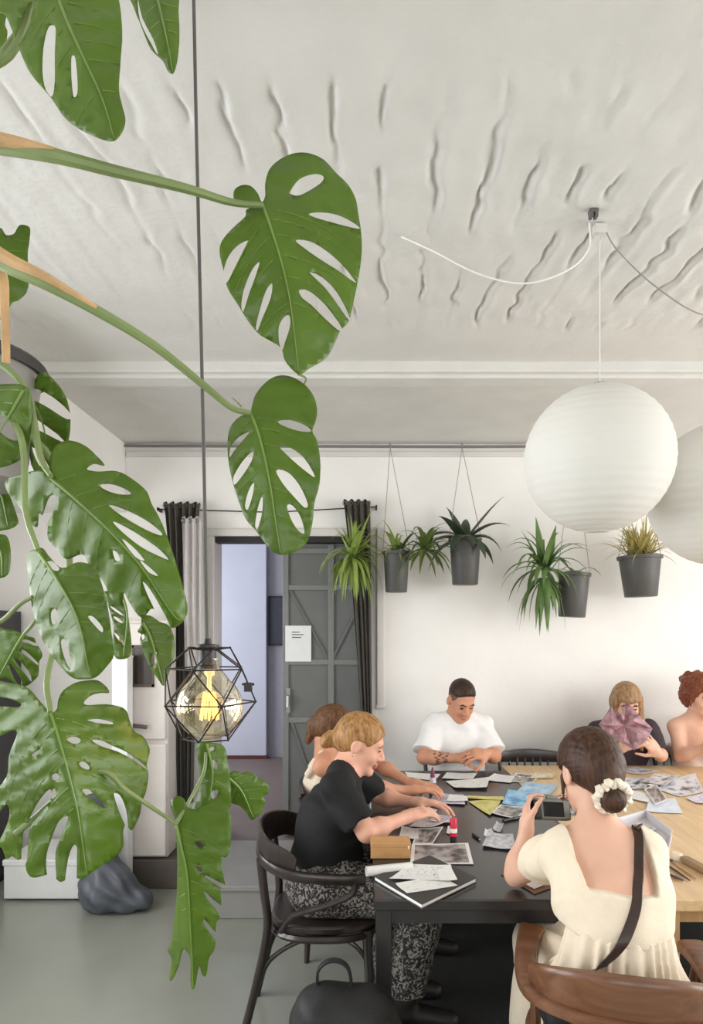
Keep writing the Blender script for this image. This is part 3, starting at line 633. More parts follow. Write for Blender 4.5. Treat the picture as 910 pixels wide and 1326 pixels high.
po = bpy.data.objects.new('bulb_glow', pl); C.objects.link(po); po.location = bc+V((0, 0, -.005))

# ================================================================ paper lanterns
M_lantern = mat('white rice paper', (238, 236, 230), .85, var=.015, scale=8, trans=.22, bump=.1, bscale=30)
def lantern(label, px, py, d, rpx, seed):
    c = at(px, py, d); r = rpx*d/F; t = thing('paper_lantern', label, 'lantern', c, 'round white paper lanterns over the table')
    prof = []; n = 22
    for i in range(n*4+1):
        a = .17+(PI-.34)*i/(n*4); k = (i % 4)/4; rr = r*(1-.006*math.sin(PI*k)); prof.append((rr*math.sin(a), -rr*math.cos(a)))
    rm = Matrix.Translation(c)@Matrix.Rotation(.07, 4, 'X')@Matrix.Rotation(seed, 4, 'Z')
    MB().lathe(prof, rm, 64).build('paper_shade', M_lantern, t, True, 0, 80)
    w_ = MB()
    q = r*math.sin(.17)
    MB().tube([rm@V((q*math.cos(a), q*math.sin(a), -r*math.cos(.17))) for a in np.linspace(0, 2*PI, 21)[:-1]], .0018, 6, closed=True).build('bottom_ring', M_trim, t)
    w_.tube([rm@V((q*math.cos(a), q*math.sin(a), r*math.cos(.17))) for a in np.linspace(0, 2*PI, 21)[:-1]], .0022, 6, closed=True)
    top = rm@V((0, 0, r*1.0))
    w_.tube([rm@V((-r*.17, 0, r*.985)), top+V((0, 0, .01)), rm@V((r*.17, 0, r*.985))], .0014, 6); w_.build('wire_ring', M_wire, t)
    MB().tube([top+V((0, 0, .008)), V((top.x, top.y, H-.03))], .0018, 6).build('cord', mat('white cord', (220, 216, 210), .6, var=0), t)
    hk = MB(); hk.box((top.x-.018, top.y-.012, H-.03), (top.x+.018, top.y+.012, H-.004)); hk.tube([(top.x, top.y, H-.055), (top.x+.008, top.y, H-.045), (top.x, top.y, H-.03)], .003, 6); hk.build('ceiling_hook', M_trim, t, True, .003)
    return c
la = lantern('large round white paper lantern, whole, over the middle of the table', 774, 595, 1.98, 94, .3)
lb = lantern('round white paper lantern cut by the right edge of the picture', 935, 640, 2.12, 92, 1.4)
# cables on the ceiling
m_wc = mat('white cable', (236, 233, 228), .5, var=0)
def cable(name, label, pts, r, m):
    return tag(MB().tube([V(tuple(p)) for p in spline([tuple(p) for p in pts], 8)], r, 6).build(name, m), label, 'cable')
cable('white_cable', 'white cable sagging below the ceiling left of the lantern hook', [V((.10, 2.03, H+.004)), at(560, 325, 1.98), at(620, 355, 1.96), at(680, 367, 1.95), at(735, 350, 1.95), at(762, 322, 1.955), V((.66, 1.95, H-.006))], .0024, m_wc)
cable('grey_cable', 'thin grey cable sagging from the lantern hook to the right', [V((.71, 1.97, H-.006)), at(800, 325, 1.98), at(850, 372, 2.0), at(912, 408, 2.05), at(980, 400, 2.1), V((1.40, 2.12, H))], .0022, mat('grey cable', (150, 146, 142), .5))
eb = MB(); p_ = V((.655, 1.90, H)); eb.box((p_.x-.012, p_.y-.010, H-.024), (p_.x-.002, p_.y+.010, H)); eb.box((p_.x+.002, p_.y-.010, H-.024), (p_.x+.012, p_.y+.010, H)); eb.box((p_.x-.013, p_.y-.011, H-.010), (p_.x+.013, p_.y+.011, H))
tag(eb.build('cable_terminal', mat('grey plastic', (96, 92, 90), .5), None, False, .002), 'small grey cable terminal on the ceiling above the lantern', 'terminal')
bkt = MB(); bkt.box((-1.53, 2.955, H-.07), (-1.50, 2.962, H-.02)); bkt.ball((-1.50, 2.955, H-.07), .012, 10)
tag(bkt.build('bracket', M_dark), 'small dark bracket at the left end of the ceiling beam', 'bracket')

# ================================================================ hanging pots on the far wall
M_pot = mat('dark plastic pot', (78, 77, 75), .5, var=.08, scale=10)
M_blade1 = mat('spider plant leaf', (148, 168, 84), .45, var=.22, scale=14, trans=.3)
M_blade2 = mat('dark strap leaf', (58, 72, 52), .45, var=.2, scale=14, trans=.2)
M_blade3 = mat('wispy olive leaf', (184, 172, 108), .6, var=.25, scale=14, trans=.35)
M_string = mat('grey string', (150, 146, 140), .8, var=0)
def blade(mb, p, az, el, ln, w, droop, n=9, fold=.3):
    p = V(p); d = V((math.cos(az)*math.cos(el), math.sin(az)*math.cos(el), math.sin(el))); L = []; Rr = []; Mi = []
    for i in range(n+1):
        t = i/n; s_ = V((-math.sin(az), math.cos(az), 0)); ww = w*math.sin(PI*min(1, .12+.88*t)**.75)*.5+.0004
        up = s_.cross(d).normalized()
        L.append(p+s_*ww-up*ww*fold*-1); Rr.append(p-s_*ww+up*ww*fold); Mi.append(p.copy())
        d = (d+V((0, 0, -droop*(.4+t)/n))).normalized(); p = p+d*(ln/n)
    vs = L+Mi+Rr; m = n+1; fs = []
    for i in range(n): fs += [(i, i+1, m+i+1, m+i), (m+i, m+i+1, 2*m+i+1, 2*m+i)]
    mb.add(vs, fs)
def hanging_plant(label, px, py, d, rt, rb, h, hook_px, foliage, mleaf, tilt=0, tangle=0):
    top = at(px, py, d); t = thing('hanging_plant', label, 'plant', top-V((0, 0, h)), 'potted plants hanging along the far wall')
    Mr = Matrix.Translation(top)@Matrix.Rotation(tilt, 4, 'Y')
    MB().lathe([(.0001, -h), (rb*.96, -h), (rb, -h+.004), (rt*.95, -.022), (rt*1.03, -.02), (rt*1.05, -.001), (rt, 0), (rt*.93, -.003), (rt*.9, -.03), (rb*.9, -h+.01), (.0001, -h+.01)], Mr, 32).build('pot', M_pot, t)
    MB().lathe([(.0001, -.018), (rt*.5, -.016), (rt*.915, -.022)], Mr, 20).build('soil', M_soil, t)
    hk = V((at(hook_px, 573, YB-.04).x, YB-.045, H-.036)); s_ = MB()
    for sx in (-1, 1):
        s_.tube([Mr@V((sx*rt*1.02, 0, -.008)), hk+V((0, 0, 0))], .0022, 5)
    s_.tube([hk+V((0, 0, -.004)), hk+V((.006, 0, .02)), hk+V((0, .004, .028)), hk+V((-.006, .01, .018))], .003, 6); s_.build('hanger', M_string, t)
    mb = MB(); foliage(mb, top); o_ = mb.build('foliage', mleaf, t, True, 0, 80)
    return t
rr = random.Random(5)
def tuft(mb, c, n, ln, w, droop, el=(.1, 1.3), az=None, jit=.015):
    for i in range(n):
        a = rr.uniform(*(az or (0, 2*PI))); 
        blade(mb, V(c)+V((rr.uniform(-jit, jit), rr.uniform(-jit, jit), 0)), a, rr.uniform(*el), ln*rr.uniform(.65, 1.1), w*rr.uniform(.8, 1.2), droop*rr.uniform(.7, 1.3))
D1 = 4.02
def f1(mb, top):
    tuft(mb, top, 12, .24, .016, 2.2, (.3, 1.3))
    c = at(457, 722, D1-.06)   # the plantlet hanging beside the pot on its runner
    mb.tube([top, (top+c)/2+V((0, -.03, .12)), c], .003, 5)
    tuft(mb, c, 46, .28, .026, 3.2, (-.2, 1.45)); tuft(mb, c, 30, .31, .024, 4.5, (-.9, .3)); tuft(mb, c, 8, .32, .022, .8, (1.0, 1.5))
hanging_plant('hanging spider plant with a bushy light green offshoot beside the right curtain', 513, 714, D1, .082, .066, .25, 505, f1, M_blade1)
def f2(mb, top):
    for a, e, l, dr, w in ((.15, .95, .36, .5, .034), (-.5, .75, .30, 1.6, .032), (2.6, .7, .30, 2.0, .04), (3.4, .45, .34, 2.6, .045), (3.0, .2, .32, 3.2, .05), (.2, .3, .26, 3.4, .042), (-.2, .6, .27, 3.0, .04), (-1.4, .6, .2, 3.2, .04), (4.2, .5, .26, 2.8, .045), (1.4, 1.0, .25, 1.2, .03), (2.2, 1.1, .27, .8, .03), (-.9, .4, .24, 3.8, .045), (3.7, .9, .24, 1.2, .04)):
        blade(mb, top, a, e, l*1.05, w*2.1, dr)
hanging_plant('hanging pot of dark strap-leaved plant with one stiff leaf pointing up right', 602, 698, D1, .098, .078, .28, 598, f2, M_blade2)
def f2b(mb, top):
    c = at(550, 712, D1-.14); mb.tube([top, (top+c)/2+V((0, 0, .05)), c], .003, 5)
    tuft(mb, c, 40, .25, .028, 2.2, (-.3, 1.4)); tuft(mb, top, 8, .2, .024, 2)
def f3(mb, top):
    c = at(705, 748, 3.96); mb.tube([top, (top+c)/2+V((0, 0, .1)), c], .0035, 5)
    tuft(mb, c+V((0, 0, .05)), 36, .33, .034, 3.0, (-.1, 1.4)); tuft(mb, c, 26, .34, .034, 4.6, (-.9, .3))
    for a, e, l in ((1.9, 1.35, .36), (.8, 1.2, .33), (2.6, 1.15, .3)): blade(mb, c+V((0, 0, .04)), a, e, l, .06, .5)
    tuft(mb, top, 6, .2, .02, 2.2, (.3, 1.2))
hanging_plant('hanging spider plant with drooping leaves left of its grey pot, below the whole lantern', 743, 742, D1, .098, .08, .27, 742, f3, mat('green spider leaf', (104, 132, 74), .45, var=.22, scale=14, trans=.3), .05)
def f4(mb, top):
    tuft(mb, top, 90, .30, .009, 1.3, (.3, 1.45), None, .06); tuft(mb, top, 34, .24, .020, 1.0, (.5, 1.45), None, .05)
hanging_plant('hanging dark pot with a wispy yellow-green plant between the two lanterns', 828, 720, D1, .128, .095, .25, 828, f4, M_blade3, -.03)
def ivy(mb, top):
    tuft(mb, top, 34, .22, .024, 2.4, (0, 1.3))
# second offshoot of dark fern leaves between the first two pots, growing from the first pot
pt = [o for o in bpy.data.objects if o.name == 'hanging_plant'][0]; mb = MB(); f2b(mb, at(520, 710, D1)); mb.build('foliage', mat('fern green leaf', (92, 112, 52), .5, var=.25, scale=14, trans=.3), pt, True, 0, 80)
top = at(745, 690, 3.99)

# ================================================================ things at the bottom of the far left wall
M_white = mat('white lacquer', (236, 236, 236), .35, var=.02)
b1 = thing('white_box', 'low white box on the floor under the big split leaf', 'box', (-1.83, 3.85, 0))
mb = MB(); mb.box((-2.06, 3.72, .012), (-1.59, 4.1, .225)); mb.build('body', M_white, b1, True, .008)
mb = MB(); mb.box((-2.065, 3.715, .200), (-1.585, 4.105, .235)); mb.build('lid', M_white, b1, True, .006)
for x in (-2.0, -1.65):
    for y in (3.77, 4.05): MB().box((x-.02, y-.02, 0), (x+.02, y+.02, .014)).build('foot', M_dark, b1, False)
# dark cabinet partly behind the plant
k1 = thing('dark_cabinet', 'dark charcoal cabinet behind the plant at the left edge of the picture', 'cabinet', (-2.24, 4.05, 0))
mb = MB(); mb.box((-2.44, 3.9, .05), (-2.22, 4.22, 1.66)); mb.build('body', mat('charcoal laminate', (54, 52, 54), .5, var=.08), k1, False, .006)
for nm, z0, z1 in (('door', .07, .84), ('door', .86, 1.64)):
    mb = MB(); mb.box((-2.43, 3.882, z0), (-2.23, 3.9, z1)); dd = mb.build(nm, mat('charcoal door', (58, 56, 58), .45, var=.08), k1, False, .004)
    mb = MB(); mb.tube([(-2.25, 3.865, (z0+z1)/2-.06), (-2.25, 3.86, (z0+z1)/2), (-2.25, 3.865, (z0+z1)/2+.06)], .006, 8); mb.box((-2.255, 3.862, (z0+z1)/2-.062), (-2.245, 3.884, (z0+z1)/2-.052)); mb.box((-2.255, 3.862, (z0+z1)/2+.052), (-2.245, 3.884, (z0+z1)/2+.062)); mb.build('handle', M_wire, dd)
mb = MB(); mb.box((-2.43, 3.92, 0), (-2.24, 4.2, .05)); mb.build('plinth', M_dark, k1, False)
# white cupboard on the plinth beside the doorway
M_cream = mat('cream enamel', (222, 214, 208), .45, var=.04, scale=5)
k2 = thing('white_cupboard', 'narrow cream cupboard with a small dark window left of the doorway curtain', 'cupboard', (-1.39, 4.1, .172))
mb = MB(); mb.box((-1.50, 3.93, .176), (-1.19, 4.1, 1.60)); mb.build('body', M_cream, k2, True, .012)
mb = MB(); mb.box((-1.495, 3.905, .19), (-1.195, 3.93, .86)); d1 = mb.build('door', M_cream, k2, True, .01)
mb = MB(); mb.box((-1.495, 3.905, .885), (-1.195, 3.93, 1.58)); d2 = mb.build('door', M_cream, k2, True, .01)
mb = MB(); mb.tube([(-1.47, 3.88, .985), (-1.30, 3.875, .965)], .012, 8); mb.tube([(-1.45, 3.906, .98), (-1.45, 3.88, .98)], .006, 6); mb.tube([(-1.32, 3.906, .965), (-1.32, 3.88, .965)], .006, 6); mb.build('handle', mat('bronze bar', (104, 92, 84), .4, metal=.5), d2)
mb = MB(); mb.box((-1.385, 3.898, 1.215), (-1.275, 3.906, 1.44)); mb.build('window_pane', mat('dark brown glass', (52, 42, 36), .2), d2, False, .003)
mb = MB(); mb.box((-1.395, 3.894, 1.20), (-1.265, 3.905, 1.218)); mb.box((-1.395, 3.894, 1.435), (-1.265, 3.905, 1.45)); mb.box((-1.395, 3.894, 1.2), (-1.383, 3.905, 1.45)); mb.box((-1.277, 3.894, 1.2), (-1.265, 3.905, 1.45)); mb.build('window_frame', mat('bronze frame', (92, 78, 66), .5), d2, False)
mb = MB(); mb.tube([(-1.465, 3.888, .2), (-1.46, 3.888, 1.55)], .006, 8); mb.box((-1.47, 3.885, .3), (-1.455, 3.906, .32)); mb.box((-1.47, 3.885, 1.45), (-1.455, 3.906, 1.47)); mb.build('brass_rod', mat('brass rod', (150, 116, 84), .35, metal=.8), k2)
k3 = thing('display_plinth', 'slim white square post standing left of the cream cupboard', 'plinth', (-1.6, 3.75, 0))
mb = MB(); Mz = Matrix.Translation((-1.42, 3.813, 0))@Matrix.Rotation(.0, 4, 'Z'); mb.box((-.045, -.045, .02), (.045, .045, 1.38), Mz); mb.build('shaft', M_white, k3, True, .004)
mb = MB(); mb.box((-.05, -.05, 0), (.05, .05, .025), Mz); mb.build('base', M_white, k3, True, .003)
mb = MB(); mb.box((-.048, -.048, 1.375), (.048, .048, 1.39), Mz); mb.build('cap', M_white, k3, True, .003)
# crumpled dark sack
vb = Vol((-1.75, 3.4, -.02), (-1.1, 3.95, .65), .011)
vb.ell((-1.42, 3.62, .10), (.15, .13, .12), k=.05).ell((-1.28, 3.62, .055), (.10, .10, .065), k=.05).cone((-1.46, 3.64, .12), (-1.50, 3.68, .50), .12, .045, .06).cone((-1.50, 3.68, .48), (-1.53, 3.68, .56), .03, .06, .03)
vb.ripple(lambda P: .010*np.sin(P[:, 0]*60+P[:, 2]*22+2*np.sin(P[:, 1]*30))*np.cos(P[:, 1]*35+P[:, 2]*9)+.006*np.sin(P[:, 2]*70+P[:, 0]*40))
vb.plane((0, 0, .002), (0, 0, -1))
sk = thing('sack', 'crumpled blue-grey sack slumped on the floor beside the white box', 'sack', (-1.44, 3.64, 0))
vb.build('cloth', mat('blue-grey sackcloth', (86, 90, 98), .45, var=.12, scale=12), sk, None, 2)
MB().tube([(-1.50+.05*math.cos(a), 3.68+.05*math.sin(a), .485+.01*math.sin(a)) for a in np.linspace(0, 2*PI, 17)[:-1]], .006, 6, closed=True).build('tie', M_dark, sk)

# ================================================================ tables
M_blackwood = mat('black table paint', (44, 42, 42), .26, var=.1, scale=10, bump=.03, spec=.55)
M_oak = wood('light oak', (206, 172, 128), (224, 194, 150), .4, 3, 'Y')
M_oakdark = wood('oak end grain', (186, 146, 98), (204, 168, 118), .45, 3, 'Z')
TZ = .73
t1 = thing('work_table', 'long matt black table with papers, left half of the joined tables', 'table', (.41, 2.86, 0))
mb = MB(); mb.box((.02, 1.945, TZ-.034), (.797, 3.775, TZ)); mb.build('tabletop', M_blackwood, t1, False, .004)
for x in (.05, .767):
    for y in (1.99, 3.73):
        mb = MB(); mb.box((x-.024, y-.024, .015), (x+.024, y+.024, TZ-.034)); mb.box((x-.018, y-.018, .0045), (x+.018, y+.018, .016)); mb.build('leg', M_blackwood, t1, False, .003)
mb = MB(); mb.box((.07, 1.98, TZ-.085), (.75, 2.0, TZ-.034)); mb.box((.07, 3.72, TZ-.085), (.75, 3.74, TZ-.034)); mb.box((.04, 2.01, TZ-.085), (.06, 3.71, TZ-.034)); mb.box((.757, 2.01, TZ-.085), (.777, 3.71, TZ-.034)); mb.build('apron', M_blackwood, t1, False)
t2 = thing('work_table', 'pale oak table with slab legs, right half of the joined tables', 'table', (1.6, 2.9, 0))
mb = MB(); mb.box((.802, 1.945, TZ-.036), (2.45, 3.92, TZ)); mb.build('tabletop', M_oak, t2, False, .004)
for x, y in ((.87, 2.0), (2.38, 2.0), (1.28, 3.86), (2.38, 3.86)):
    mb = MB(); mb.box((x-.06, y-.02, .0045), (x+.075, y+.02, TZ-.036)); mb.build('leg', M_oakdark, t2, False, .004)
mb = MB(); mb.box((.93, 2.0, TZ-.09), (2.33, 2.02, TZ-.036)); mb.build('apron', M_oakdark, t2, False)

# ================================================================ chairs
M_bent = wood('black-brown bentwood', (38, 30, 28), (52, 42, 38), .3, 3, 'Z', .3)
M_brown = wood('walnut brown wood', (98, 62, 40), (128, 86, 58), .38, 3, 'X', .3)
M_brown2 = wood('walnut brown turned wood', (86, 52, 34), (112, 74, 48), .38, 3, 'Z', .3)
def arc(n, fn): return [fn(i/(n-1)) for i in range(n)]
def bentwood(loc, label, group):
    t = thing('bentwood_armchair', label, 'chair', loc, group); O = V(loc)
    P = lambda L: [O+V(p) for p in L]
    mb = MB(); sq = [(.215*math.copysign(abs(math.cos(a))**.75, math.cos(a))*(1.0 if math.cos(a) > 0 else .95), .215*math.copysign(abs(math.sin(a))**.75, math.sin(a))) for a in np.linspace(0, 2*PI, 37)[:-1]]
    mb.prism(sq, .032, Matrix.Translation(O+V((0, 0, .418)))); mb.build('seat', M_bent, t, True, .008)
    mb = MB(); mb.tube(P([(x*1.0, y*1.0, .405) for x, y in sq]), .014, 6, closed=True); mb.build('seat_ring', M_bent, t)
    for sy in (-1, 1):
        mb = MB(); mb.tube(P([(.165, sy*.165, .42), (.175, sy*.172, .2), (.19, sy*.178, 0)]), [.019, .017, .013], 10); mb.build('leg', M_bent, t)
        mb = MB(); mb.tube(P(spline([(-.30, sy*.155, 0), (-.245, sy*.155, .22), (-.205, sy*.16, .42), (-.215, sy*.17, .56), (-.23, sy*.165, .69)], 6)), .016, 10); mb.build('leg', M_bent, t)
        mb = MB(); mb.tube(P(spline([(.12, sy*.252, .63), (.11, sy*.252, .585), (.02, sy*.24, .54), (-.10, sy*.23, .50), (-.15, sy*.20, .43)], 6)), .012, 8); mb.build('arm_support', M_bent, t)
        mb = MB(); mb.tube(P(spline([(.175, sy*.172, .20), (.16, sy*.165, .31), (.08, sy*.165, .385), (-.06, sy*.165, .385), (-.19, sy*.158, .31), (-.245, sy*.155, .20)], 6)), .009, 8); mb.build('stretcher', M_bent, t)
    mb = MB(); mb.tube(P(spline([(.185, -.17, .24), (.175, -.14, .34), (.172, 0, .385), (.175, .14, .34), (.185, .17, .24)], 6)), .009, 8); mb.build('stretcher', M_bent, t)
    U = [(.16, -.245, .635), (.05, -.258, .64), (-.11, -.252, .655), (-.215, -.185, .685), (-.255, 0, .70), (-.215, .185, .685), (-.11, .252, .655), (.05, .258, .64), (.16, .245, .635)]
    mb = MB(); mb.tube(P(spline(U, 6)), 1, 12, flat=(V((0, 0, 1)), .019, .013)); mb.build('armrest', M_bent, t)
    B = [(-.09, -.252, .69), (-.207, -.185, .715), (-.252, 0, .73), (-.207, .185, .715), (-.09, .252, .69)]
    q = P(spline(B, 8)); k = len(q)
    mb = MB(); mb.tube(q, [(.35+.65*math.sin(PI*i/(k-1))**.5) for i in range(k)], 12, flat=(V((0, 0, 1)), .062, .010)); mb.build('backrest', M_bent, t)
    return t
c1_ = bentwood((-.165, 2.60, 0), 'dark bentwood armchair with curved arms under the woman in the black T-shirt', None)
def spindle_chair(loc, label):   # faces -Y, back towards the wall
    t = thing('spindle_back_chair', label, 'chair', loc, 'black spindle-back chairs around the tables'); O = V(loc); P = lambda L: [O+V(p) for p in L]
    mb = MB(); mb.prism([(-.20, -.19), (.20, -.19), (.215, 0), (.18, .17), (-.18, .17), (-.215, 0)], .034, Matrix.Translation(O+V((0, 0, .416)))); mb.build('seat', M_bent, t, True, .012)
    for sx in (-1, 1):
        for y0, y1 in ((-.14, -.18), (.13, .17)):
            MB().tube(P([(sx*.15, y0, .42), (sx*.175, y1, .2), (sx*.19, y1*1.05, 0)]), [.014, .019, .012], 10).build('leg', M_bent, t)
        MB().tube(P([(sx*.165, .15, .44), (sx*.175, .175, .62), (sx*.185, .205, .765)]), [.014, .013, .012], 10).build('back_post', M_bent, t)
        MB().tube(P([(sx*.172, -.155, .2), (sx*.178, .16, .2)]), .009, 8).build('stretcher', M_bent, t)
    mb = MB()
    q = P(spline([(-.21, .195, .755), (-.1, .218, .76), (0, .226, .762), (.1, .218, .76), (.21, .195, .755)], 8)); k = len(q)
    mb.tube(q, [.72+.28*math.sin(PI*i/(k-1)) for i in range(k)], 12, flat=(V((0, 0, 1)), .042, .013)); mb.build('crest_rail', M_bent, t)
    for x in (-.12, -.072, -.024, .024, .072, .12):
        MB().tube(P([(x*.9, .15, .44), (x*.95, .18, .6), (x, .215, .75)]), [.008, .010, .007], 8).build('spindle', M_bent, t)
    return t
s1 = spindle_chair((1.0, 3.85, 0), 'empty black spindle-back chair at the far end of the table')
dup(s1, (-.10, 3.22, 0), PI/2, 'black spindle-back chair under the woman in the pale tank top')
dup(s1, (.55, 3.98, 0), 0, 'black spindle-back chair under the man in the white T-shirt')
dup(s1, (1.575, 4.00, 0), 0, 'black spindle-back chair under the woman holding the pink paper')
dup(s1, (2.02, 4.0, 0), 0, 'black spindle-back chair under the woman with curly red-brown hair')
def captains(loc, rz, label):
    t = thing('captains_chair', label, 'chair', (0, 0, 0), 'brown wooden armchairs nearest the camera'); P = lambda L: [V(p) for p in L]
    mb = MB(); sq = [(.235*math.copysign(abs(math.cos(a))**.6, math.cos(a)), .22*math.copysign(abs(math.sin(a))**.6, math.sin(a))) for a in np.linspace(0, 2*PI, 41)[:-1]]
    mb.prism(sq, .042, Matrix.Translation((0, 0, .405))); mb.build('seat', M_brown, t, True, .014)
    for sx in (-1, 1):
        for y in (-.15, .15):
            T0 = V((sx*.15, y, .41)); T1 = V((sx*.205, y*1.3, 0))
            rr_ = [.016, .021, .024, .018, .022, .020, .016, .013]
            MB().tube([T0+(T1-T0)*(i/7) for i in range(8)], rr_, 12).build('leg', M_brown2, t)
        MB().tube(P([(sx*.178, -.172, .2), (sx*.182, 0, .2), (sx*.178, .172, .2)]), [.010, .015, .010], 10).build('stretcher', M_brown2, t)
    MB().tube(P([(-.18, 0, .2), (0, 0, .2), (.18, 0, .2)]), [.010, .014, .010], 10).build('stretcher', M_brown2, t)
    U = [(-.215, .175, .642), (-.228, .10, .638), (-.232, -.05, .635), (-.205, -.17, .638), (-.115, -.240, .642), (0, -.26, .644), (.115, -.240, .642), (.205, -.17, .638), (.232, -.05, .635), (.228, .10, .638), (.215, .175, .642)]
    q = P(spline(U, 6)); k = len(q); mb = MB()
    mb.tube(q, [1.25-.35*math.sin(PI*i/(k-1))**.4 for i in range(k)], 14, flat=(V((0, 0, 1)), .017, .030)); mb.build('armrest', M_brown, t)
    B = [(-.222, -.13, .672), (-.175, -.208, .688), (-.095, -.252, .70), (0, -.268, .704), (.095, -.252, .70), (.175, -.208, .688), (.222, -.13, .672)]
    q = P(spline(B, 8)); k = len(q); mb = MB()
    mb.tube(q, [.30+.70*math.sin(PI*i/(k-1))**.6 for i in range(k)], 14, flat=(V((0, -.12, 1)), .054, .017)); mb.build('crest_rail', M_brown, t)
    for i, a in enumerate(np.linspace(-1.25, 1.25, 9)):
        x, y = .215*math.sin(a), -.20*math.cos(a); x2, y2 = .222*math.sin(a), -.252*math.cos(a)
        MB().tube(P([(x, y, .44), ((x+x2)/2, (y+y2)/2, .54), (x2, y2, .63)]), [.009, .014, .009], 8).build('spindle', M_brown2, t)
    for sx in (-1, 1):
        MB().tube(P([(sx*.200, .10, .44), (sx*.212, .12, .53), (sx*.222, .13, .63)]), [.012, .019, .012], 10).build('arm_post', M_brown2, t)
    t.location = loc; t.rotation_euler = (0, 0, rz); return t
k4 = captains((.655, 1.72, 0), -.24, 'brown wooden armchair with curved back rail that the woman in cream sits on')
k5 = dup(k4, (1.235, 1.66, 0), .05, 'brown wooden armchair cut by the right edge of the picture')

# ================================================================ black backpack on the floor
bpk = thing('backpack', 'black backpack with a top handle on the floor under the table corner', 'backpack', (-.055, 1.82, 0))
vb = Vol((-.36, 1.58, -.02), (.24, 2.04, .66), .008)
vb.cone((-.16, 1.82, .10), (.06, 1.82, .10), .10, .10, .05).cone((-.15, 1.82, .30), (.05, 1.82, .30), .10, .10, .10).cone((-.12, 1.82, .45), (.0, 1.82, .45), .095, .09, .08).cone((-.13, 1.72, .17), (.03, 1.72, .17), .06, .06, .04)
vb.ripple(lambda P: .004*np.sin(P[:, 0]*50+P[:, 2]*30)*np.cos(P[:, 2]*45))
vb.plane((0, 0, .001), (0, 0, -1))
M_bag = mat('black nylon', (17, 17, 19), .6, var=.15, scale=40, bump=.15, bscale=200)
vb.build('bag_body', M_bag, bpk, None, 1)
MB().tube([V(tuple(p)) for p in spline([(-.135, 1.83, .50), (-.137, 1.83, .575), (-.11, 1.83, .605), (-.075, 1.83, .605), (-.05, 1.83, .58), (-.04, 1.83, .51)], 6)], 1, 10, flat=(V((0, 1, 0)), .012, .004)).build('handle', M_bag, bpk)
for x in (-.14, .0): MB().tube([V(tuple(p)) for p in spline([(x, 1.89, .48), (x+.01, 1.95, .38), (x, 1.945, .2), (x, 1.90, .08)], 6)], 1, 10, flat=(V((1, 0, 0)), .022, .006)).build('shoulder_strap', M_bag, bpk)
mb = MB(); mb.tube([V(tuple(p)) for p in spline([(-.22, 1.755, .28), (-.17, 1.735, .40), (-.05, 1.732, .46), (.07, 1.735, .40), (.12, 1.755, .28)], 6)], .0028, 6); mb.build('zip', mat('dark zip', (70, 70, 72), .4, metal=.5), bpk)
tag(MB().box((.10, 2.25, .0), (2.5, 4.0, .004)).build('floor_shade_sheet', mat('charcoal shade sheet', (46, 46, 44), .9, var=.12, scale=90, bump=.4, bscale=300), None, False, .003), 'flat charcoal shade sheet added to darken the floor under the joined tables', 'shade sheet')  # dark sheet added to stand in for the shade under the tables
# navy jacket over the arm of the chair at the right edge
vb = Vol((.90, 1.58, .28), (1.09, 1.92, .75), .007)
vb.cone((.982, 1.66, .675), (.985, 1.80, .675), .032, .032, .01, w=(0, 0, 1), fw=.9).cone((.955, 1.67, .66), (.945, 1.67, .36), .016, .02, .02, w=(0, 1, 0), fw=3.2).cone((.955, 1.76, .66), (.948, 1.78, .40), .016, .02, .03, w=(0, 1, 0), fw=3).cone((1.015, 1.72, .66), (1.03, 1.74, .46), .014, .018, .02, w=(0, 1, 0), fw=4.5)
vb.ripple(lambda P: .004*np.sin(P[:, 1]*55+P[:, 2]*12))
jk = tag(vb.build('jacket', mat('navy cloth', (36, 40, 52), .85, var=.15, scale=60), None, None, 1), 'navy jacket hung over the arm of the chair at the right edge', 'jacket')

# ================================================================ people
def skin(name, c): return mat(name, c, .5, var=.05, scale=14, sub=.12, spec=.4)
M_skinA = skin('fair skin', (226, 172, 148)); M_skinB = skin('tan skin', (206, 148, 118)); M_skinC = skin('light skin', (222, 176, 152))
M_lip = mat('lips', (192, 122, 108), .4, var=0); M_brow = mat('brow', (70, 50, 38), .7, var=0); M_eye = mat('eye dark', (44, 34, 30), .25, var=0)
def hairmat(name, a, b, st=(30, 30, 6)):
    m = mat(name, a, .48, var=0, spec=.28); nt = m.node_tree; N = nt.nodes; L = nt.links; bs = N['Principled BSDF']; mp = [n for n in N if n.type == 'MAPPING'][0]; mp.inputs['Scale'].default_value = st
    n = N.new('ShaderNodeTexNoise'); n.inputs['Scale'].default_value = 3; n.inputs['Detail'].default_value = 5; L.new(mp.outputs[0], n.inputs['Vector'])
    r = N.new('ShaderNodeValToRGB'); L.new(n.outputs['Fac'], r.inputs[0]); r.color_ramp.elements[0].position = .32; r.color_ramp.elements[1].position = .68
    r.color_ramp.elements[0].color = srgb(*a); r.color_ramp.elements[1].color = srgb(*b); L.new(r.outputs[0], bs.inputs['Base Color'])
    bp = N.new('ShaderNodeBump'); bp.inputs['Strength'].default_value = .5; bp.inputs['Distance'].default_value = .006; L.new(n.outputs['Fac'], bp.inputs['Height']); L.new(bp.outputs[0], bs.inputs['Normal'])
    return m
A3 = lambda *p: np.array(p, float)
def basis(fwd, up=(0, 0, 1), roll=0):
    y = A3(*fwd); y = y/np.linalg.norm(y); x = np.cross(y, A3(*up)); x = x/np.linalg.norm(x); z = np.cross(x, y)
    return np.stack([x, y, z], 1)
